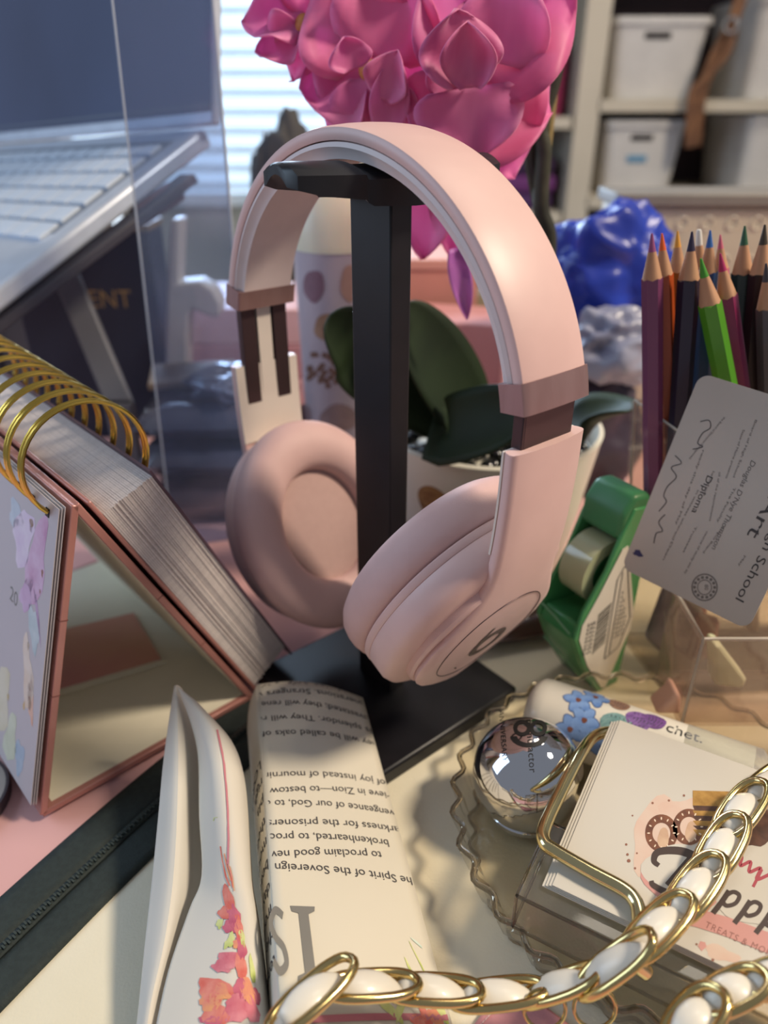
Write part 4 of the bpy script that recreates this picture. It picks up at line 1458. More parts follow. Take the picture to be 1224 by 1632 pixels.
for tx, ty, lx, ly, Y_, r_, c_, ld_, lab in (
        (1039, 372, 1040, 620, 30.6, .40, '#6d3a5c', '#8d4a78', 'plum pencil, leftmost in the clear box'),
        (1055, 372, 1064, 620, 31.6, .38, '#a8491f', '#d8602a', 'orange pencil just right of the plum one'),
        (1080, 368, 1078, 620, 33.0, .38, '#9a6224', '#d89a3c', 'ochre yellow pencil half hidden behind the navy one'),
        (1103, 369, 1086, 620, 30.4, .42, '#221b30', '#2a2440', 'navy black pencil with a wide wood cone'),
        (1114, 366, 1116, 620, 34.2, .38, '#cfcac2', '#d8d4cc', 'white pencil tip behind the navy pencil'),
        (1132, 367, 1118, 620, 33.2, .40, '#1f4a82', '#2f62a8', 'blue pencil behind the bright green one'),
        (1117, 412, 1162, 640, 29.4, .42, '#4b8a22', '#3f8a2a', 'bright green pencil leaning left in front'),
        (1148, 374, 1150, 640, 34.0, .34, '#b85a72', '#c25f78', 'pale rose pencil tip behind the magenta one'),
        (1148, 404, 1184, 660, 30.2, .40, '#7a1f4a', '#a3285c', 'magenta pencil leaning left beside the green one'),
        (1187, 360, 1172, 660, 32.6, .44, '#1f332e', '#2f5a42', 'dark green pencil standing at the right'),
        (1219, 358, 1192, 660, 31.4, .44, '#241417', '#3c3428', 'dark brown pencil, tallest at the right border'),
        (1221, 420, 1226, 660, 29.6, .40, '#4a4648', '#38363c', 'grey pencil cut off by the right border'),
        (1250, 380, 1232, 660, 31.4, .42, '#5a2a2a', '#7a2a2a', 'maroon pencil just outside the right border')):
    if tx > 1240:
        continue
    Yn = 29.7 + (Y_ - 29.4) * .6
    pencil(V(tx, ty, Yn), V(lx, ly, Yn - .2), r_ * .98 * Yn / Y_, c_, lab, ld_, dull=c_ == '#cfcac2')

# laminated diploma card leaning on the box
Yd = 25.6
dBL, dTL = V(990, 905, 27.0), V(1116, 594, 28.3)
dBR = min((V(1192, 1004, 19 + .02 * k) for k in range(700)), key=lambda p: abs((p - dBL).normalized().dot((dTL - dBL).normalized())))
dx = (dBL - dTL); dy = (dBR - dBL)
# make it a true rectangle
eX = dy.normalized(); eY = -(dx - eX * dx.dot(eX)).normalized()     # eX along the short visible edge, eY up
Wc, Hc = dy.length, dx.length
dip = thing('diploma_card', 'grey laminated diploma card leaning against the pencil box', 'card', dBL + eX * Wc / 2)
eN = eX.cross(eY)
if eN.y > 0:
    eN = -eN
def rrect(w, h, r, n=6):
    out = []
    for cx_, cy_, a0 in ((w - r, r, -90), (w - r, h - r, 0), (r, h - r, 90), (r, r, 180)):
        for k in range(n + 1):
            a = math.radians(a0 + 90 * k / n)
            out.append((cx_ + r * math.cos(a), cy_ + r * math.sin(a)))
    return out
mk('card_sheet', prism([dBL + eX * x + eY * y for x, y in rrect(Wc, Hc * 1.0, .45)], -eN * .05), mat('card_grey', '#b5aea4', .32, color2='#afa89e', scale=8, coat=.25), dip)


def ond(px, py, lift=.012):
    d = ray(px, py)
    t = (dBL - EYE).dot(eN) / d.dot(eN)
    return EYE + d * t + eN * lift


def dtext(s, x0, y0, x1, y1, size, m, shear=0, lift=.012):
    """print running from one photo point to another; size = cap height in pixels"""
    vf = text_vf(s, 1, shear=shear)
    w = max(p.x for p in vf[0])
    d = Vector((x1 - x0, y1 - y0)); l = d.length; d.normalize()
    n = Vector((d.y, -d.x))
    k = size / .7
    mk('printed_text', mapv(vf, lambda x, y: ond(x0 + d.x * x / w * l + n.x * y * k, y0 + d.y * x / w * l + n.y * y * k, lift)), m, dip)


M_dink = mat('diploma_ink', '#3d3a3a', .5)
M_dink2 = mat('diploma_ink_soft', '#6b6661', .5)
dtext('Art', 1226, 788, 1190, 852, 22, M_dink)
dtext('High School', 1240, 826, 1172, 954, 15, M_dink)
dtext('Douglas D’Nye Thompson', 1198, 732, 1134, 874, 8.5, M_dink2, .15)
dtext('Diploma', 1128, 756, 1102, 816, 10, M_dink)
for i, (a, b, c, d_) in enumerate(((1154, 664, 1098, 730), (1204, 668, 1168, 760), (1184, 684, 1156, 762), (1170, 776, 1142, 832), (1136, 750, 1120, 790), (1146, 752, 1130, 830), (1120, 716, 1076, 836), (1112, 780, 1070, 860),
                                   (1152, 838, 1120, 880), (1126, 846, 1090, 914), (1108, 838, 1088, 880), (1070, 862, 1056, 892), (1186, 884, 1176, 902))):
    dtext(['the Board of Education has approved', 'Board of High School', 'State of Maine presents', 'The Faculty', 'having met', 'all of the requirements', 'ready this day of May', 'in witness whereof', 'School Board', 'course of study set by', 'Trustees', 'Dean', 'May'][i], a, b, c, d_, 3.6, M_dink2)
for pts in ([(1116, 672), (1130, 670), (1132, 682), (1120, 690), (1112, 706), (1120, 712), (1104, 716)], [(1076, 726), (1086, 738), (1070, 745), (1078, 760), (1064, 775), (1058, 790), (1062, 800), (1050, 815)],
            [(1060, 820), (1050, 832), (1056, 846), (1046, 850), (1042, 866)]):
    mk('signature', mapv(stroke([(q.x, q.y) for q in spline([Vector((a, b, 0)) for a, b in pts], 5)], 1.5), lambda x, y: ond(x, y)), M_dink, dip)
mk('printed_seal', mapv(join(ring2(1123, 936, 20, 22, .95, 40), ring2(1123, 936, 11, 12.4, .95, 30), *[ring2(1123 + 16 * math.cos(k * .45), 936 + 16 * math.sin(k * .45), .2, 2.6, 1, 6) for k in range(14)]), lambda x, y: ond(x, y)), M_dink2, dip)
mk('printed_mark', mapv(text_vf('80', 9, 'CENTER'), lambda x, y: ond(1123 + y, 936 + x)), M_dink2, dip)
mk('ink_spot', mapv(fan(blob((1017, 882), 8, 5, .5, 12, .2, 1)), lambda x, y: ond(x, y)), mat('ink_blue', '#2b2f5c', .4), dip)

# lower clear box at the right border, with odds inside the boxes
fb0 = G(1092, 1240, POUCH + 2.0)
FX0 = V(1122, 1018, 24.2)
M_box2 = clear_plastic('box_clear_front', '#faf3ee', .05, .2, .9, 0, 1.45, '#c9b4a8')  # diffuse film colour carries a pinkish reflection on the tray walls
fbx = thing('clear_tray', 'low clear acrylic tray in front of the pencil box', 'tray', (FX0.x + 4, 26, POUCH))
T0 = Vector((FX0.x + .35, 26.4, DZ + 2.15))
hh = FX0.z - T0.z
wl = [Vector((FX0.x, 24.2, T0.z)), Vector((FX0.x + 9, 24.2, T0.z)), Vector((FX0.x + 9, 27.4, T0.z)), Vector((FX0.x, 27.4, T0.z))]
lean2, lean = lean, Vector((0, 0, 0))
for i in (0, 3, 2):
    mk('tray_wall', wall_vf(wl[i], wl[(i + 1) % 4], hh, .2), M_box2, fbx)
mk('rim_edge', tube([wl[3] + UP * hh, wl[0] + UP * hh, wl[1] + UP * hh], .08, 6), M_edge, fbx)
mk('tray_edge', tube([wl[0], wl[0] + UP * hh], .08, 6), M_edge, fbx)
mk('tray_floor', prism(wl, (0, 0, .2)), M_box2, fbx)
fbx.location.z = T0.z * CM
dz_ = T0.z - ORG[fbx.name].z
for c in fbx.children:
    c.location.z -= dz_ * CM
ORG[fbx.name].z = T0.z


def odd(name, poly_px, Y, depth, color, label, cat, rough=.5, c2=None, bev=.25):
    pts = [V(x, y, Y) for x, y in poly_px]
    o = mk(name, prism(pts, (0, depth, 0)), mat(name + '_' + color[1:], color, rough, color2=c2 or color, scale=60), bevel=bev, seg=3)
    return tag(o, label, cat)


odd('lilac_packet', [(1050, 1040), (1110, 1044), (1125, 960), (1100, 920), (1062, 935), (1030, 1020)], 30.4, .6, '#9b90a6', 'lilac paper packet standing inside the pencil box', 'packet', c2='#857a90')
odd('pink_packet', [(1100, 1050), (1142, 1054), (1150, 990), (1112, 980)], 29.6, .5, '#c08d90', 'pink packet beside the lilac one in the pencil box', 'packet', c2='#b07f84')
odd('red_marker', [(1100, 985), (1128, 992), (1132, 905), (1104, 905)], 31.6, .5, '#9a3a3c', 'red block behind the diploma card', 'block')
odd('cream_eraser', [(1140, 1094), (1184, 1098), (1192, 1085), (1180, 1070), (1150, 1030), (1138, 1030)], 25.4, 1.0, '#c9c9a8', 'pale green cream eraser in the clear tray', 'eraser', c2='#b9bb98')
odd('peach_eraser', [(1044, 1140), (1086, 1140), (1088, 1112), (1078, 1104), (1070, 1118)], 24.6, 1.2, '#cfa794', 'peach eraser in front of the pencil box', 'eraser')
odd('steel_tube', [(1192, 1010), (1212, 1012), (1214, 900), (1194, 900)], 31.6, .9, '#8d867c', 'dull steel tube behind the diploma card', 'tube', .25)
# ================================================================== potted silk orchid
M_pot = mat('pot_white', '#d6d2c4', .4, color2='#d0ccbd', scale=10)
PC = Vector((6.3, 41.5, 0))
orc = thing('potted_orchid', 'pink silk orchid in a white pot behind the headphones', 'potted plant', PC)
mk('pot', lathe([(.01, 0), (4.9, 0), (5.1, .2), (6.5, 9.0), (6.6, 9.4), (6.35, 9.5), (6.2, 9.2), (6.1, 8.2), (.01, 8.2)], PC, 64), M_pot, orc, smooth=True)
pb_ = []
for k in range(150):
    a, r = random.uniform(0, 2 * PI), 5.6 * math.sqrt(random.random())
    pb_.append(ball(PC + Vector((r * math.cos(a), r * math.sin(a), 8.4 + random.uniform(0, .5))), random.uniform(.3, .55), 8, 6, (1, 1, .8)))
mk('pebbles', join(*pb_), mat('pebble_black', '#141416', .15, coat=.5), orc, smooth=True, kind='stuff')
sk = V(678, 768, PC.y - 6.0)
M_sticker = mat('sticker_brown', '#6e4a2c', .5, color2='#a07a4a', scale=160, stretch=(.4, 1, 3))
def potpt(ang, z, lift=.02):
    r = 5.1 + (z - .2) / 8.8 * 1.4 + lift
    return PC + Vector((r * math.sin(ang), -r * math.cos(ang), z))
sa = -.62
mk('round_sticker', mapv(fan(blob((0, 0), 1.05, 1.15, 0, 24, .02, 0)), lambda x, y: potpt(sa + x / 6, 6.6 + y)), M_sticker, orc)

M_leaf = mat('leaf_green', '#26341e', .6, color2='#1b2717', scale=20, spec=.3)


def petal(base, tip, width, nrm, curl=.2, cup=.2, power=.75, nu=10, nv=14, ruffle=0.0, seed=0.0, base_w=.12):
    base, tip, nrm = vec(base), vec(tip), vec(nrm).normalized()
    ax = (tip - base); L = ax.length; ax.normalize()
    side = ax.cross(nrm).normalized(); nr = side.cross(ax)
    def fn(u, v):
        x = (u - .5) * 2
        w = width / 2 * max(base_w * (1 - v), (math.sin(PI * min(1, v * .93 + .07) ** power)) ** .75) if v < 1 else 0.02
        z = curl * L * v * v + cup * width * x * x * (.4 + .6 * math.sin(PI * v)) + ruffle * width * math.sin(7 * v + seed + 2.5 * x) * x * x
        return base + ax * (L * v) + side * (w * x) + nr * z
    return sheet(fn, nu, nv)


def leafy(keys, w, twist=Vector((0, 0, 1))):
    path = spline(keys, 8)
    n = len(path)
    T, N, B = frames(path)
    rows = []
    for i, p in enumerate(path):
        t = i / (n - 1)
        ww = w / 2 * (math.sin(PI * (t * .9 + .08)) ** .6)
        s = T[i].cross(twist).normalized()
        up = s.cross(T[i])
        rows.append([p + s * (ww * x) + up * (.25 * ww * x * x) for x in (-1, -.75, -.5, -.25, 0, .25, .5, .75, 1)])
    return loft(rows, False, False)


pc_ = PC + UP * 8.6
for keys, w, tw in (
        ([pc_ + Vector((-1, -.5, 0)), V(606, 600, 39), V(560, 545, 38), V(520, 512, 37)], 4.0, Vector((.3, -.9, .4))),
        ([pc_ + Vector((-.6, -1, 0)), V(730, 640, 39.5), V(680, 560, 38.5), V(640, 490, 38)], 4.8, Vector((.5, -.7, .5))),
        ([pc_ + Vector((-1.5, -2, 0)), V(712, 694, 36.5), V(790, 668, 34.5), V(850, 640, 33.5)], 3.8, Vector((0, -.75, .65))),
        ([pc_ + Vector((2, -1, 0)), V(905, 690, 39), V(960, 668, 38), V(1004, 655, 36)], 4.2, Vector((0, -.35, .9)))):
    mk('leaf', leafy(keys, w, tw), M_leaf, orc, smooth=True, solid=.12, sharp=0)
# stems and stake
M_stem = mat('stem_dark', '#3a3a2a', .6, color2='#25261c', scale=60, bump=.4, bscale=200)
M_stake = mat('stake_bamboo', '#8d7a4c', .6)
mk('stem', tube(spline([pc_ + Vector((1, 0, -.2)), V(872, 420, 42), V(862, 330, 42), V(866, 240, 42), V(860, 200, 42), V(880, 130, 42), V(895, 40, 42), V(900, -60, 42)], 8), .42, 10), M_stem, orc, smooth=True)
mk('stem', tube(spline([V(862, 345, 42.4), V(845, 250, 42.3), V(850, 190, 42), V(866, 150, 42)], 6), .32, 8), M_stem, orc, smooth=True)
mk('stake', tube([pc_ + Vector((1.7, .6, -.2)), V(884, 130, 43), V(884, -40, 43)], .22, 8), M_stake, orc, smooth=True)
mk('stem', tube(spline([V(900, -60, 42), V(800, -110, 40), V(700, -90, 38.5), V(600, -60, 38)], 8), .3, 8), M_stem, orc, smooth=True)

M_pet = petal_mat('petal_pink', '#f6a2d0', '#e27cb8', 40)
M_pet2 = petal_mat('petal_deep', '#e66ea8', '#f08cc0', 35)
M_lip = petal_mat('petal_lip', '#f09ac8', '#d96aa2', 50, .3)
FRONT = Vector((0, -.92, .38))


def flower(root_px, Yr, petals):
    fl = mk('flower_heart', ball(V(root_px[0], root_px[1], Yr), .45, 12, 8, (1, .8, 1)), mat('heart_ochre', '#a8503f', .6, color2='#c98a4a', scale=120), orc, smooth=True)
    for (bx, by, bY, tx, ty, tY, w, curl, cup, rf, m_, pw) in petals:
        w, cup, curl = (w * 1.12, cup * .55, curl * .7) if w > 2.3 else (w, cup * .8, curl)
        n = FRONT + Vector((random.uniform(-.25, .25), 0, random.uniform(-.1, .1)))
        mk('petal', petal(V(bx, by, bY), V(tx, ty, tY), w, n, curl, cup, pw, ruffle=rf, seed=tx * .1), m_, fl, smooth=True, solid=.05, sharp=0)
    return fl


flower((745, 128), 36.0, [
    (770, 120, 36.2, 915, -40, 36.8, 4.6, -.05, .10, .10, M_pet2, .62),
    (768, 130, 36.6, 880, 180, 37.2, 5.6, -.05, .08, .08, M_pet2, .8),
    (740, 110, 36.6, 700, -60, 37.2, 3.6, -.05, .15, .06, M_pet, .7),
    (790, 100, 36.0, 830, -50, 36.0, 3.4, .05, .12, .10, M_pet, .7),
    (735, 132, 36.2, 690, 265, 36.6, 4.0, -.06, .12, .08, M_pet, .55),
    (760, 140, 36.4, 822, 285, 36.8, 4.8, -.06, .10, .06, M_pet2, .6),
    (745, 140, 35.6, 752, 262, 35.8, 4.2, -.03, .20, .10, M_pet, .55),
    (732, 138, 35.3, 722, 14, 35.0, 2.9, .10, .35, .15, M_lip, .95),
    (752, 140, 35.0, 748, 32, 34.7, 2.2, .10, .45, .15, M_lip, .9),
    (712, 148, 35.8, 690, 70, 35.8, 1.8, .05, .3, .1, M_pet, .8)])
flower((588, 112), 37.0, [
    (585, 100, 37.2, 520, -50, 37.6, 4.4, -.05, .12, .1, M_pet2, .7),
    (605, 95, 37.0, 640, -60, 37.4, 4.2, -.05, .12, .1, M_pet2, .7),
    (580, 115, 37.3, 484, 150, 37.8, 4.0, -.05, .12, .12, M_pet, .7),
    (590, 120, 37.2, 520, 205, 37.6, 3.6, -.05, .12, .12, M_pet, .7),
    (610, 110, 37.5, 690, 180, 37.8, 4.4, -.05, .08, .08, M_pet2, .6),
    (598, 125, 36.8, 600, 235, 37.0, 3.4, -.03, .15, .1, M_pet, .7),
    (612, 160, 36.2, 636, 80, 36.0, 1.9, .05, .4, .12, M_lip, .8),
    (615, 215, 36.4, 632, 85, 36.3, 1.7, .02, .3, .1, M_pet, .8),
    (560, 112, 36.5, 545, 60, 36.4, 1.9, .1, .3, .1, M_pet, .8)])
flower((486, 40), 38.0, [
    (486, 42, 38.0, 386, 38, 38.2, 2.0, .04, .3, .25, M_pet, .8),
    (478, 50, 37.8, 416, 92, 38.0, 2.0, .06, .3, .2, M_pet, .8),
    (490, 45, 38.0, 470, 130, 38.3, 2.0, .03, .25, .2, M_pet2, .8),
    (490, 35, 38.2, 510, -40, 38.4, 2.6, -.03, .2, .2, M_pet2, .8)])
# petals hanging low behind the band
flower((690, 300), 37.5, [
    (690, 290, 37.4, 676, 412, 37.2, 2.7, .06, .25, .1, M_pet2, .6),
    (700, 300, 37.6, 742, 440, 37.4, 1.6, .0, .3, .1, M_pet2, .6),
    (726, 395, 37.0, 744, 508, 36.8, 1.1, .02, .3, .1, mat('petal_violet', '#a85fae', .5, sss=.1), .7)])

# ================================================================== patterned tumbler with pale dome lid
M_tum = mat('tumbler_white', '#b9aeb6', .35, color2='#b3a8b0', scale=6)
TPY = 45.0
tl_, tr_ = V(468, 430, TPY), V(600, 430, TPY)
tc_ = Vector(((tl_.x + tr_.x) / 2, TPY + 2.6, 0)); tr0 = (tr_.x - tl_.x) / 2 + .25
ztop = V(520, 405, TPY).z
tum = thing('patterned_tumbler', 'white tumbler printed with brown spots and circles behind the stand', 'tumbler', tc_)
mk('tumbler_body', lathe([(.01, 0), (tr0 * .82, 0), (tr0 * .86, .3), (tr0 * 1.0, ztop - .2), (tr0 * 1.0, ztop), (.01, ztop)], tc_, 56), M_tum, tum, smooth=True)
mk('tumbler_lid', lathe([(tr0 * 1.02, ztop), (tr0 * 1.02, ztop + .5), (tr0 * .98, ztop + 1.6), (tr0 * .85, ztop + 3.0), (tr0 * .6, ztop + 4.0), (tr0 * .3, ztop + 4.4), (.01, ztop + 4.5)], tc_, 48),
   mat('lid_milky', '#e3dcc4', .3, color2='#ded6ba', scale=4, sss=.3), tum, smooth=True)


def ontum(px, py, lift=.03):
    d = ray(px, py)
    c2 = EYE - tc_
    z = G
    # meet the slightly conical body as a cylinder of the local radius
    best = None
    r_ = tr0 + lift
    for _ in range(4):
        a = d.x * d.x + d.y * d.y; b = c2.x * d.x + c2.y * d.y; c = c2.x ** 2 + c2.y ** 2 - r_ * r_
        t = (-b - math.sqrt(max(0, b * b - a * c))) / a
        p = EYE + d * t
        r_ = tr0 * (.86 + .14 * max(0, min(1, p.z / ztop))) + lift
    return p


def tprint(cx_, cy_, rx, ry, c_, c2, lift=.03, jt=.04):
    mk('printed_spot', mapv(fan(blob((cx_, cy_), rx, ry, 0, 18, jt, cx_)), lambda x, y: ontum(x, y, lift)), mat('spot_' + c_[1:], c_, .5, color2=c2, scale=60), tum)


tprint(500, 456, 17, 26, '#7a5a66', '#8a6a76')
tprint(560, 452, 18, 30, '#a07f74', '#b08f84')
tprint(522, 522, 22, 22, '#8d6a50', '#a5826a')
tprint(540, 666, 30, 22, '#8a7472', '#97817f')
tprint(486, 665, 10, 22, '#8a6f76', '#97817f')
random.seed(11)
for k in range(26):
    a, r = random.uniform(0, 2 * PI), math.sqrt(random.random())
    tprint(515 + 27 * r * math.cos(a), 590 + 38 * r * math.sin(a), 4.5, 4.5, '#6a4a3c', '#7a5a4a', .035, .15)

# ================================================================== laptop on a stand, at the left
M_alu = mat('aluminium', '#c9d0dc', .38, .35, color2='#c0c7d3', scale=60)
M_key = mat('key_silver', '#cfd8e4', .35, .0)
E1 = Vector((-.71, .69, -.06)).normalized()               # along the key rows, away to the left
E2h = Vector((.69, .71, 0)).normalized()
inc = math.radians(27)
E2 = (E2h * math.cos(inc) + UP * math.sin(inc)).normalized()   # from the front edge up to the hinge
E2 = (E2 - E1 * E2.dot(E1)).normalized()
E3 = E2.cross(E1).normalized()
if E3.z < 0:
    E3 = -E3
FR = V(326, 203, 55.5)
LW, LD = 37.0, 21.5
lap = thing('laptop', 'open silver laptop on a raised stand at the upper left', 'laptop', FR + E1 * LW / 2 - E2 * LD / 2 - E3 * 1.3)


def LP(x, y, z=0):      # x from the right edge, y from the hinge towards the user
    return FR + E1 * x - E2 * y + E3 * z


mk('keyboard_deck', box(LP(LW / 2, LD / 2, -.6), (LW, LD, 1.2), E1, E2, E3), M_alu, lap, bevel=.3, seg=3)
mk('key_well', box(LP(LW / 2, 6.9, .01), (LW - 3.2, 10.6, .04), E1, E2, E3), mat('key_well_grey', '#7d8694', .5, .4), lap)
k0 = None
rows_ = [(1.0, 14, 0), (2.75, 14, 0), (4.65, 13, .3), (6.55, 12, .5), (8.45, 11, .8)]
keymesh = {}
for ri, (yy, n_, off) in enumerate(rows_):
    kw = (LW - 4.0) / n_
    for i in range(n_):
        c = LP(2.0 + kw * (i + .5), 1.9 + yy, .13)
        key_ = (n_, ri == 0)
        if key_ not in keymesh:
            keymesh[key_] = mk('key', box(c, (kw * .88, 1.5 if ri else 1.0, .18), E1, E2, E3), M_key, lap)
        else:
            clone(keymesh[key_], c - (ORG[keymesh[key_].name] + UP * 0) - Vector((0, 0, ORG['__k%s' % str(key_)].z if ('__k%s' % str(key_)) in ORG else 0)), lap)
        if ('__k%s' % str(key_)) not in ORG:
            ORG['__k%s' % str(key_)] = c - ORG[keymesh[key_].name]
kw = (LW - 4.0) / 12
for i, w_ in enumerate((1, 1, 1.2, 5.2, 1.2, 1, 1.4)):
    x_ = 2.0 + kw * (sum((1, 1, 1.2, 5.2, 1.2, 1, 1.4)[:i]) + w_ / 2)
    mk('key', box(LP(x_, 12.2, .13), (kw * w_ - .3, 1.5, .18), E1, E2, E3), M_key, lap)
mk('trackpad', box(LP(LW / 2, 17.4, .02), (10, 6.4, .05), E1, E2, E3), mat('trackpad_grey', '#a9b0bb', .35, .5), lap, bevel=.02)
tl2 = math.radians(10)
S2 = (UP * math.cos(tl2) + E2h * math.sin(tl2)).normalized()
S2 = (S2 - E1 * S2.dot(E1)).normalized()
S3 = S2.cross(E1).normalized()
mk('screen_lid', box(LP(LW / 2 - .6, -.3, .1) + S2 * 10.6, (LW + 1.2, .7, 21.5), E1, S3, S2), M_alu, lap, bevel=.2)
sd_ = S3 if S3.y < 0 else -S3
scr = mk('screen', box(LP(LW / 2 - .6, -.3, .1) + S2 * 10.9 + sd_ * .38, (LW + .8, .06, 20.6), E1, S3, S2), mat('screen_dark', '#424d6a', .3, color2='#363f58', scale=3, spec=.6), lap)
mk('screen_chin', box(LP(LW / 2 - .6, -.3, .1) + S2 * 1.0 + sd_ * .42, (LW + .8, .06, .18), E1, S3, S2), mat('chin_line', '#5a6272', .4), scr)
# stand under it
M_st = mat('stand_grey', '#6b6c72', .5, .3)
ls = thing('laptop_stand', 'grey folding laptop stand with rose tipped arm under the laptop', 'laptop stand', G(190, 640, 0) * 1.0)
la, lb_ = LP(9.0, 10, -1.75), V(190, 640, 50)
mk('support_leg', box((la + lb_) / 2, (1.9, .8, (la - lb_).length), (1, 0, 0), (la - lb_).cross(Vector((1, 0, 0))), la - lb_), M_st, ls, bevel=.1)
ft = Vector((lb_.x, lb_.y, .4))
mk('support_leg', box((lb_ + ft) / 2, (1.9, .8, (lb_ - ft).length), (1, 0, 0), (lb_ - ft).cross(Vector((1, 0, 0))), lb_ - ft), M_st, ls, bevel=.1)
mk('stand_foot', box(ft + Vector((-6, 1.5, -.2)), (13, 5, .4)), M_st, ls, bevel=.1)
a0_, a1_ = LP(.8, 20, -1.75), LP(-.3, 3.0, -1.75)
mk('support_arm', box((a0_ + a1_) / 2, (1.8, (a0_ - a1_).length, .6), E1, a1_ - a0_, E3), mat('arm_dark', '#3c3a44', .5), ls, bevel=.1)
ta, tb = V(200, 318, 51.5), V(268, 275, 53.5)
mk('arm_tip', box((ta + tb) / 2 - E3 * 1.2, (1.3, (ta - tb).length, 1.3), E1, tb - ta, E3), mat('tip_rose', '#7d5c5f', .5), ls, bevel=.3, seg=3)
mk('support_leg', box((ta + V(150, 365, 56)) / 2, (1.2, .6, 8), E2h, E1, E2), mat('leg_beige', '#8d8878', .5), ls, bevel=.1)

# ================================================================== navy bag with gold lettering
M_navy = mat('navy_paper', '#20273c', .5, color2='#1b2133', scale=6)
M_goldp = mat('gold_print', '#8a7350', .5, .2)
NY = 61.0
na, nb2 = V(60, 620, NY), V(236, 368, NY)
nvb = thing('navy_box', 'navy gift box with gold letters under the laptop', 'box', ((na.x + nb2.x) / 2, NY + 6, 0))
mk('box_body', box(((na.x + nb2.x) / 2, NY + 2, nb2.z / 2), (nb2.x - na.x, 4, nb2.z)), M_navy, nvb, bevel=.15)
tag(mk('black_box', box((-43.5, 66, 5.5), (22, 8, 11)), mat('black_card', '#1a1c26', .6), bevel=.2), 'low black box beside the navy box under the laptop', 'box')
mk('box_lid_edge', box(((na.x + nb2.x) / 2, NY + 2, nb2.z + .25), (nb2.x - na.x + .2, 4.2, .5)), M_goldp, nvb)
vf = text_vf('ENT', 2.0, 'RIGHT')
gt = V(212, 490, NY - .05)
mk('gold_lettering', mapv(vf, lambda x, y: Vector((gt.x + x * .95, NY - .03, gt.z + y))), M_goldp, nvb)

# ================================================================== white bracket stand and clear panel
M_ivory = mat('plastic_ivory', '#c9c1b8', .45)
BY = 55.5
outl = [(270, 350), (288, 350), (284, 452), (318, 448), (340, 462), (352, 485), (350, 505), (340, 508), (306, 494), (300, 505), (296, 640), (262, 640), (264, 500), (266, 440)]
pts = [V(x, y, BY) for x, y in outl]
zmin = min(p.z for p in pts)
wb = thing('plastic_bracket', 'ivory plastic hook-shaped stand behind the clear panel', 'stand', (pts[-1].x, BY, 0))
mk('bracket_body', prism(pts, (0, 2.2, 0)), M_ivory, wb, bevel=.35, seg=3)
pl_, pr_ = pts[11], pts[10]
mk('bracket_leg', box(((pl_.x + pr_.x) / 2, BY + 1.1, zmin / 2), (pr_.x - pl_.x, 2.0, zmin)), M_ivory, wb, bevel=.2)
mk('bracket_foot', box(((pl_.x + pr_.x) / 2, BY + 1.1, .3), (4.5, 4.5, .6)), M_ivory, wb, bevel=.2)

M_panel = clear_plastic('panel_clear', '#dde4f0', .12, .3, .88, 0, 1.35, '#8fa0c4')
PYn = 42.5
p_tl, p_tr, p_br, p_bl = V(172, -60, PYn), V(334, -60, PYn + 1.5), V(392, 640, PYn + 1.5), V(250, 640, PYn)
for p in (p_br, p_bl):
    pass
bz = 0.02
def down(p, q):
    t = (bz - p.z) / (q.z - p.z)
    return p.lerp(q, t)
b_l, b_r = down(p_tl, p_bl), down(p_tr, p_br)
cp_ = thing('acrylic_divider', 'tall clear plastic sheet standing in front of the laptop', 'panel', (b_l + b_r) / 2)
mk('panel_sheet', prism([b_l, b_r, p_tr, p_tl], (0, .18, 0)), M_panel, cp_)
mk('panel_edge', tube([b_r, p_tr], .09, 6), mat('edge_bright', '#c3ccd8', .1, alpha=.7), cp_)
mk('panel_edge', tube([b_l, p_tl], .06, 6), mat('edge_bright', '#c3ccd8', .1, alpha=.7), cp_)

# ================================================================== packets and boxes in the middle distance
M_foil = mat('packet_dark', '#6e6e7c', .14, 0.2, color2='#3c3b46', scale=18, bump=1.0, bscale=55, coat=.6)
M_foil2 = mat('packet_brown', '#5a4546', .16, 0.1, color2='#3a2d30', scale=18, bump=1.0, bscale=60, coat=.6)


def packet(name, c, sx, sy, sz, rot, tilt, m, label, seed, cat='packet'):
    c = vec(c)
    X = Vector((math.cos(rot), math.sin(rot), math.sin(tilt))).normalized()
    Y = Vector((-math.sin(rot), math.cos(rot), 0)); Z = X.cross(Y)
    def top(u, v, s):
        x, y = (u - .5) * 2, (v - .5) * 2
        h = (max(0, 1 - x ** 4) * max(0, 1 - y ** 4)) ** .5
        h += .22 * h * noise.noise(Vector((x * 2.2, y * 2.2, seed)))
        h += .12 * (h > 0) * noise.noise(Vector((x * 6, y * 6, seed + 5)))
        return c + X * (x * sx / 2) + Y * (y * sy / 2) + Z * (s * sz / 2 * h)
    a = sheet(lambda u, v: top(u, v, 1), 20, 16); b = sheet(lambda u, v: top(u, v, -.9), 20, 16)
    return tag(mk(name, join(a, b), m, smooth=True, sharp=0), label, cat)


def crumple(name, c, sx, sy, sz, m, label, seed, amp=.35, cat='bag'):
    c = vec(c)
    rings = []
    nu, nv = 64, 44
    for j in range(1, nv):
        th = PI * j / nv
        r = []
        for i in range(nu):
            ph = 2 * PI * i / nu
            d = Vector((math.sin(th) * math.cos(ph), math.sin(th) * math.sin(ph), math.cos(th)))
            k = 1 + amp * .9 * noise.noise(d * 1.5 + Vector((seed, 0, 0))) - amp * 1.1 * (abs(noise.noise(d * 1.9 + Vector((0, seed, 0)))) - .2) - amp * .35 * abs(noise.noise(d * 4.0 + Vector((0, seed, 3))))
            q = Vector((d.x * sx, d.y * sy, d.z * sz)) * k
            q.z = max(q.z, -sz * .8)
            r.append(c + q)
        rings.append(r)
    return tag(mk(name, loft(rings), m, smooth=True, sharp=0), label, cat)


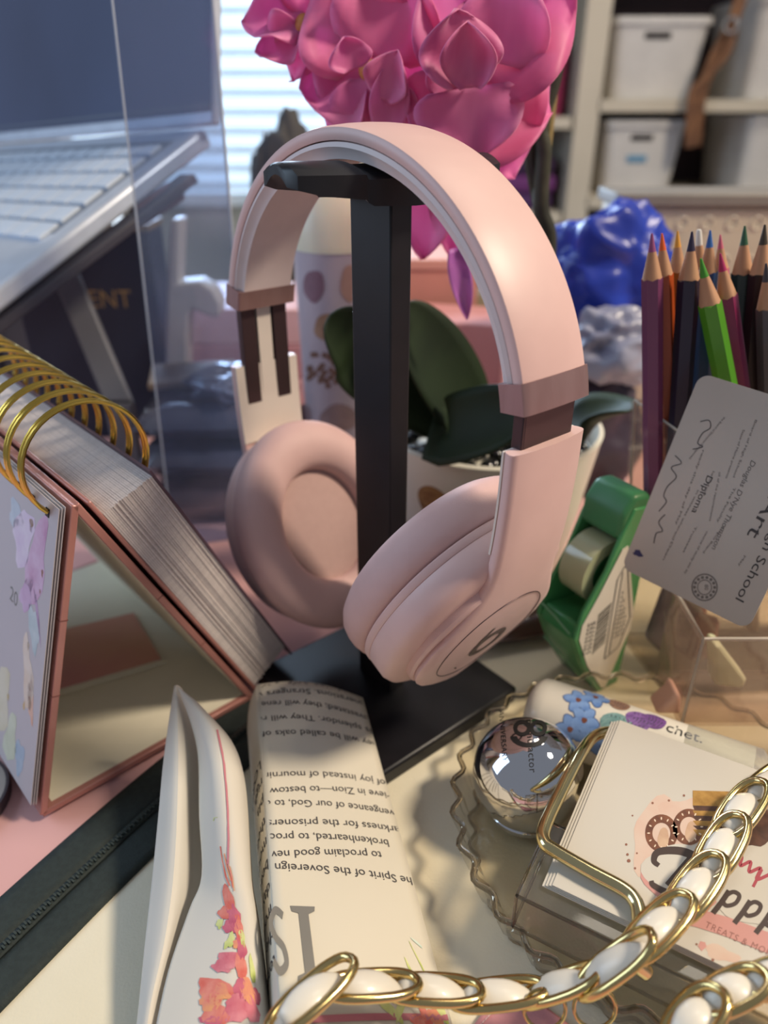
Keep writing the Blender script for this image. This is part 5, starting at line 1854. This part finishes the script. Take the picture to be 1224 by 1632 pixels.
packet('foil_packet', (-11.4, 49.6, 1.52), 10.5, 8.6, 3.0, .06, 0, M_foil2, 'brown plastic packet at the bottom of the pile behind the calendar', 1)
packet('foil_packet', (-11.5, 49.7, 4.5), 10.4, 8.6, 2.9, -.03, 0, M_foil, 'dark plastic packet in the middle of the pile behind the calendar', 2)
packet('foil_packet', (-11.4, 49.6, 7.3), 10.5, 8.5, 2.6, .04, 0, M_foil, 'shiny dark packet on top of the pile behind the calendar', 3)
crumple('clear_bag', (-10.0, 48.0, 9.6), 3.2, 2.0, 1.15, mat('bag_clear', '#a3a6b2', .1, .2, color2='#5c5d68', scale=20, bump=1.0, bscale=70, coat=.7), 'crinkled shiny clear bag on the packets beside the left headphone arm', 30, .45)
M_tan = mat('kraft_tan', '#8a7868', .6, color2='#766557', scale=20)
tag(mk('kraft_folder', box((-13.6, 51.4, 9.05), (6, 4.5, .5), (.98, .2, 0), (-.2, .98, 0)), M_tan, bevel=.1), 'tan folder lying on the dark packets under the laptop', 'folder')
M_pk = mat('pink_card', '#cf9a9d', .55, color2='#c58f93', scale=10)
for i, (z0, dx_, c_) in enumerate(((0, 0, '#c58f96'), (2.92, .6, '#d3a4aa'), (5.84, -.4, '#c28e96'), (8.76, .3, '#d9b0b6'))):
    tag(mk('pink_box', box((-10.2 + dx_ * .5, 64.5, z0 + 1.5), (13, 10, 2.9)), mat('pink_box_' + c_[1:], c_, .5), bevel=.15),
        ['lowest pink box of the stack behind the left headphone arm', 'second pink box of the stack behind the left headphone arm', 'third pink box of the stack behind the left headphone arm', 'topmost pink box of the stack behind the left headphone arm'][i], 'box', 'pink boxes stacked behind the left arm')
# right of the pole: pink boxes behind the orchid
x0, x1 = V(650, 450, 66), V(735, 450, 66)
zt_, zb_ = V(690, 416, 66).z, V(690, 490, 66).z
tag(mk('olive_box', box((3.5, 70, zb_ / 2), (13, 9, zb_)), mat('olive_card', '#6b6248', .7), bevel=.1), 'olive box under the salmon box behind the orchid', 'box')
sb = thing('salmon_box', 'salmon pink box behind the hanging orchid petals', 'box', (3.8, 70, zb_))
mk('box_body', box((3.8, 70, (zt_ + zb_) / 2 - .13), (8.6, 8, zt_ - zb_ - .3)), mat('salmon_card', '#cf8f80', .6), sb, bevel=.1)
mk('box_lid', box((3.8, 70, zt_ - .3), (8.9, 8.3, .9)), mat('salmon_lid', '#d89c8d', .6), sb, bevel=.1)
zc2 = V(720, 515, 58).z
tag(mk('rose_box', box((5.8, 61, zc2 / 2), (8.5, 6, zc2), (.97, -.24, 0), (.24, .97, 0)), mat('rose_card', '#cb8d8a', .6), bevel=.12), 'rose box between the green leaf and the salmon box', 'box')
tag(mk('red_tin', lathe([(.01, 0), (1.6, 0), (1.6, 17), (.01, 17)], (9.9, 78, 0), 24), mat('tin_red', '#8e2420', .4), smooth=True), 'dark red cylinder tin behind the headband', 'tin')

# cream storage bin with round dots
M_bin = mat('bin_cream', '#b9b09c', .5)
BNY = 62.0
bl0, bl1 = V(985, 330, BNY), V(1330, 330, BNY)
bn = thing('dotted_bin', 'cream plastic bin with raised round dots behind the pencils', 'bin', ((bl0.x + bl1.x) / 2, BNY + 7, 0))
mk('bin_body', loft([[Vector((bl0.x + .8, BNY + .6, 0)), Vector((bl1.x, BNY + .6, 0)), Vector((bl1.x, BNY + 5, 0)), Vector((bl0.x + .8, BNY + 5, 0))],
                     [Vector((bl0.x, BNY, bl0.z)), Vector((bl1.x, BNY, bl0.z)), Vector((bl1.x, BNY + 5, bl0.z)), Vector((bl0.x, BNY + 5, bl0.z))]]), M_bin, bn, bevel=.3)
mk('bin_rim', box(((bl0.x + bl1.x) / 2, BNY + 2.5, bl0.z + .5), (bl1.x - bl0.x + .6, 5.8, 1.0)), mat('bin_rim_grey', '#77716a', .6), bn, bevel=.2)
d0 = None
for i in range(9):
    for j in range(6):
        x = bl0.x + 1.3 + i * 1.95; z = bl0.z - 1.15 - j * 2.9
        y = BNY + .6 * (1 - z / bl0.z)
        if d0 is None:
            d0 = mk('raised_dot', lathe([(.40, -.1), (.52, -.1), (.52, .06), (.46, .1), (.40, .06)], (x, y, z), 18, (1, 0, 0), (0, 0, 1), (0, -1, 0), cap=False), mat('dot_cream', '#cdc4af', .3), bn, smooth=True)
            o0 = Vector((x, y, z))
        else:
            clone(d0, Vector((x, y, z)) - o0, bn)

# blue bag and white crumpled bag
M_blue = mat('bag_blue', '#2a44b4', .35, color2='#1c2c86', scale=9, bump=.15, bscale=20)


bb = V(975, 420, 54)
crumple('blue_bag', (bb.x - .2, 54, bb.z - .6), 4.9, 3.0, 4.4, M_blue, 'crumpled royal blue plastic bag left of the pencils', 3)
M_wplas = mat('bag_white', '#9a9db0', .3, color2='#6f7188', scale=16, bump=.6, bscale=40)
wbg = V(985, 545, 50)
crumple('white_bag', (wbg.x - .3, 50, wbg.z - .4), 3.6, 2.6, 2.6, M_wplas, 'crumpled white plastic bag under the blue bag', 8, .4)
dk = V(950, 620, 51.5)
crumple('dark_pouch', (dk.x - .5, 51.5, 4.2), 4.6, 2.8, 5.2, mat('pouch_dark', '#2b2433', .5, color2='#3c3040', scale=20), 'dark pouch standing under the white bag', 12, .25, 'pouch')
crumple('dark_bundle', (V(450, 205, 78).x, 78, 11.2), 4.4, 3, 13.6, mat('bundle_dark', '#2f3038', .7, color2='#45423f', scale=24), 'dark cloth bundle below the window behind the band', 15, .3, 'bundle')
# brown wrapped thing behind the stand's base
packet('plastic_packet', (8.4, 34.0, 1.06), 7.5, 4.0, 1.7, .25, 0, mat('packet_maroon', '#5c3a36', .12, color2='#43302e', scale=30, bump=.8, bscale=60, coat=.6), 'maroon goods in clear plastic behind the stand base', 21)
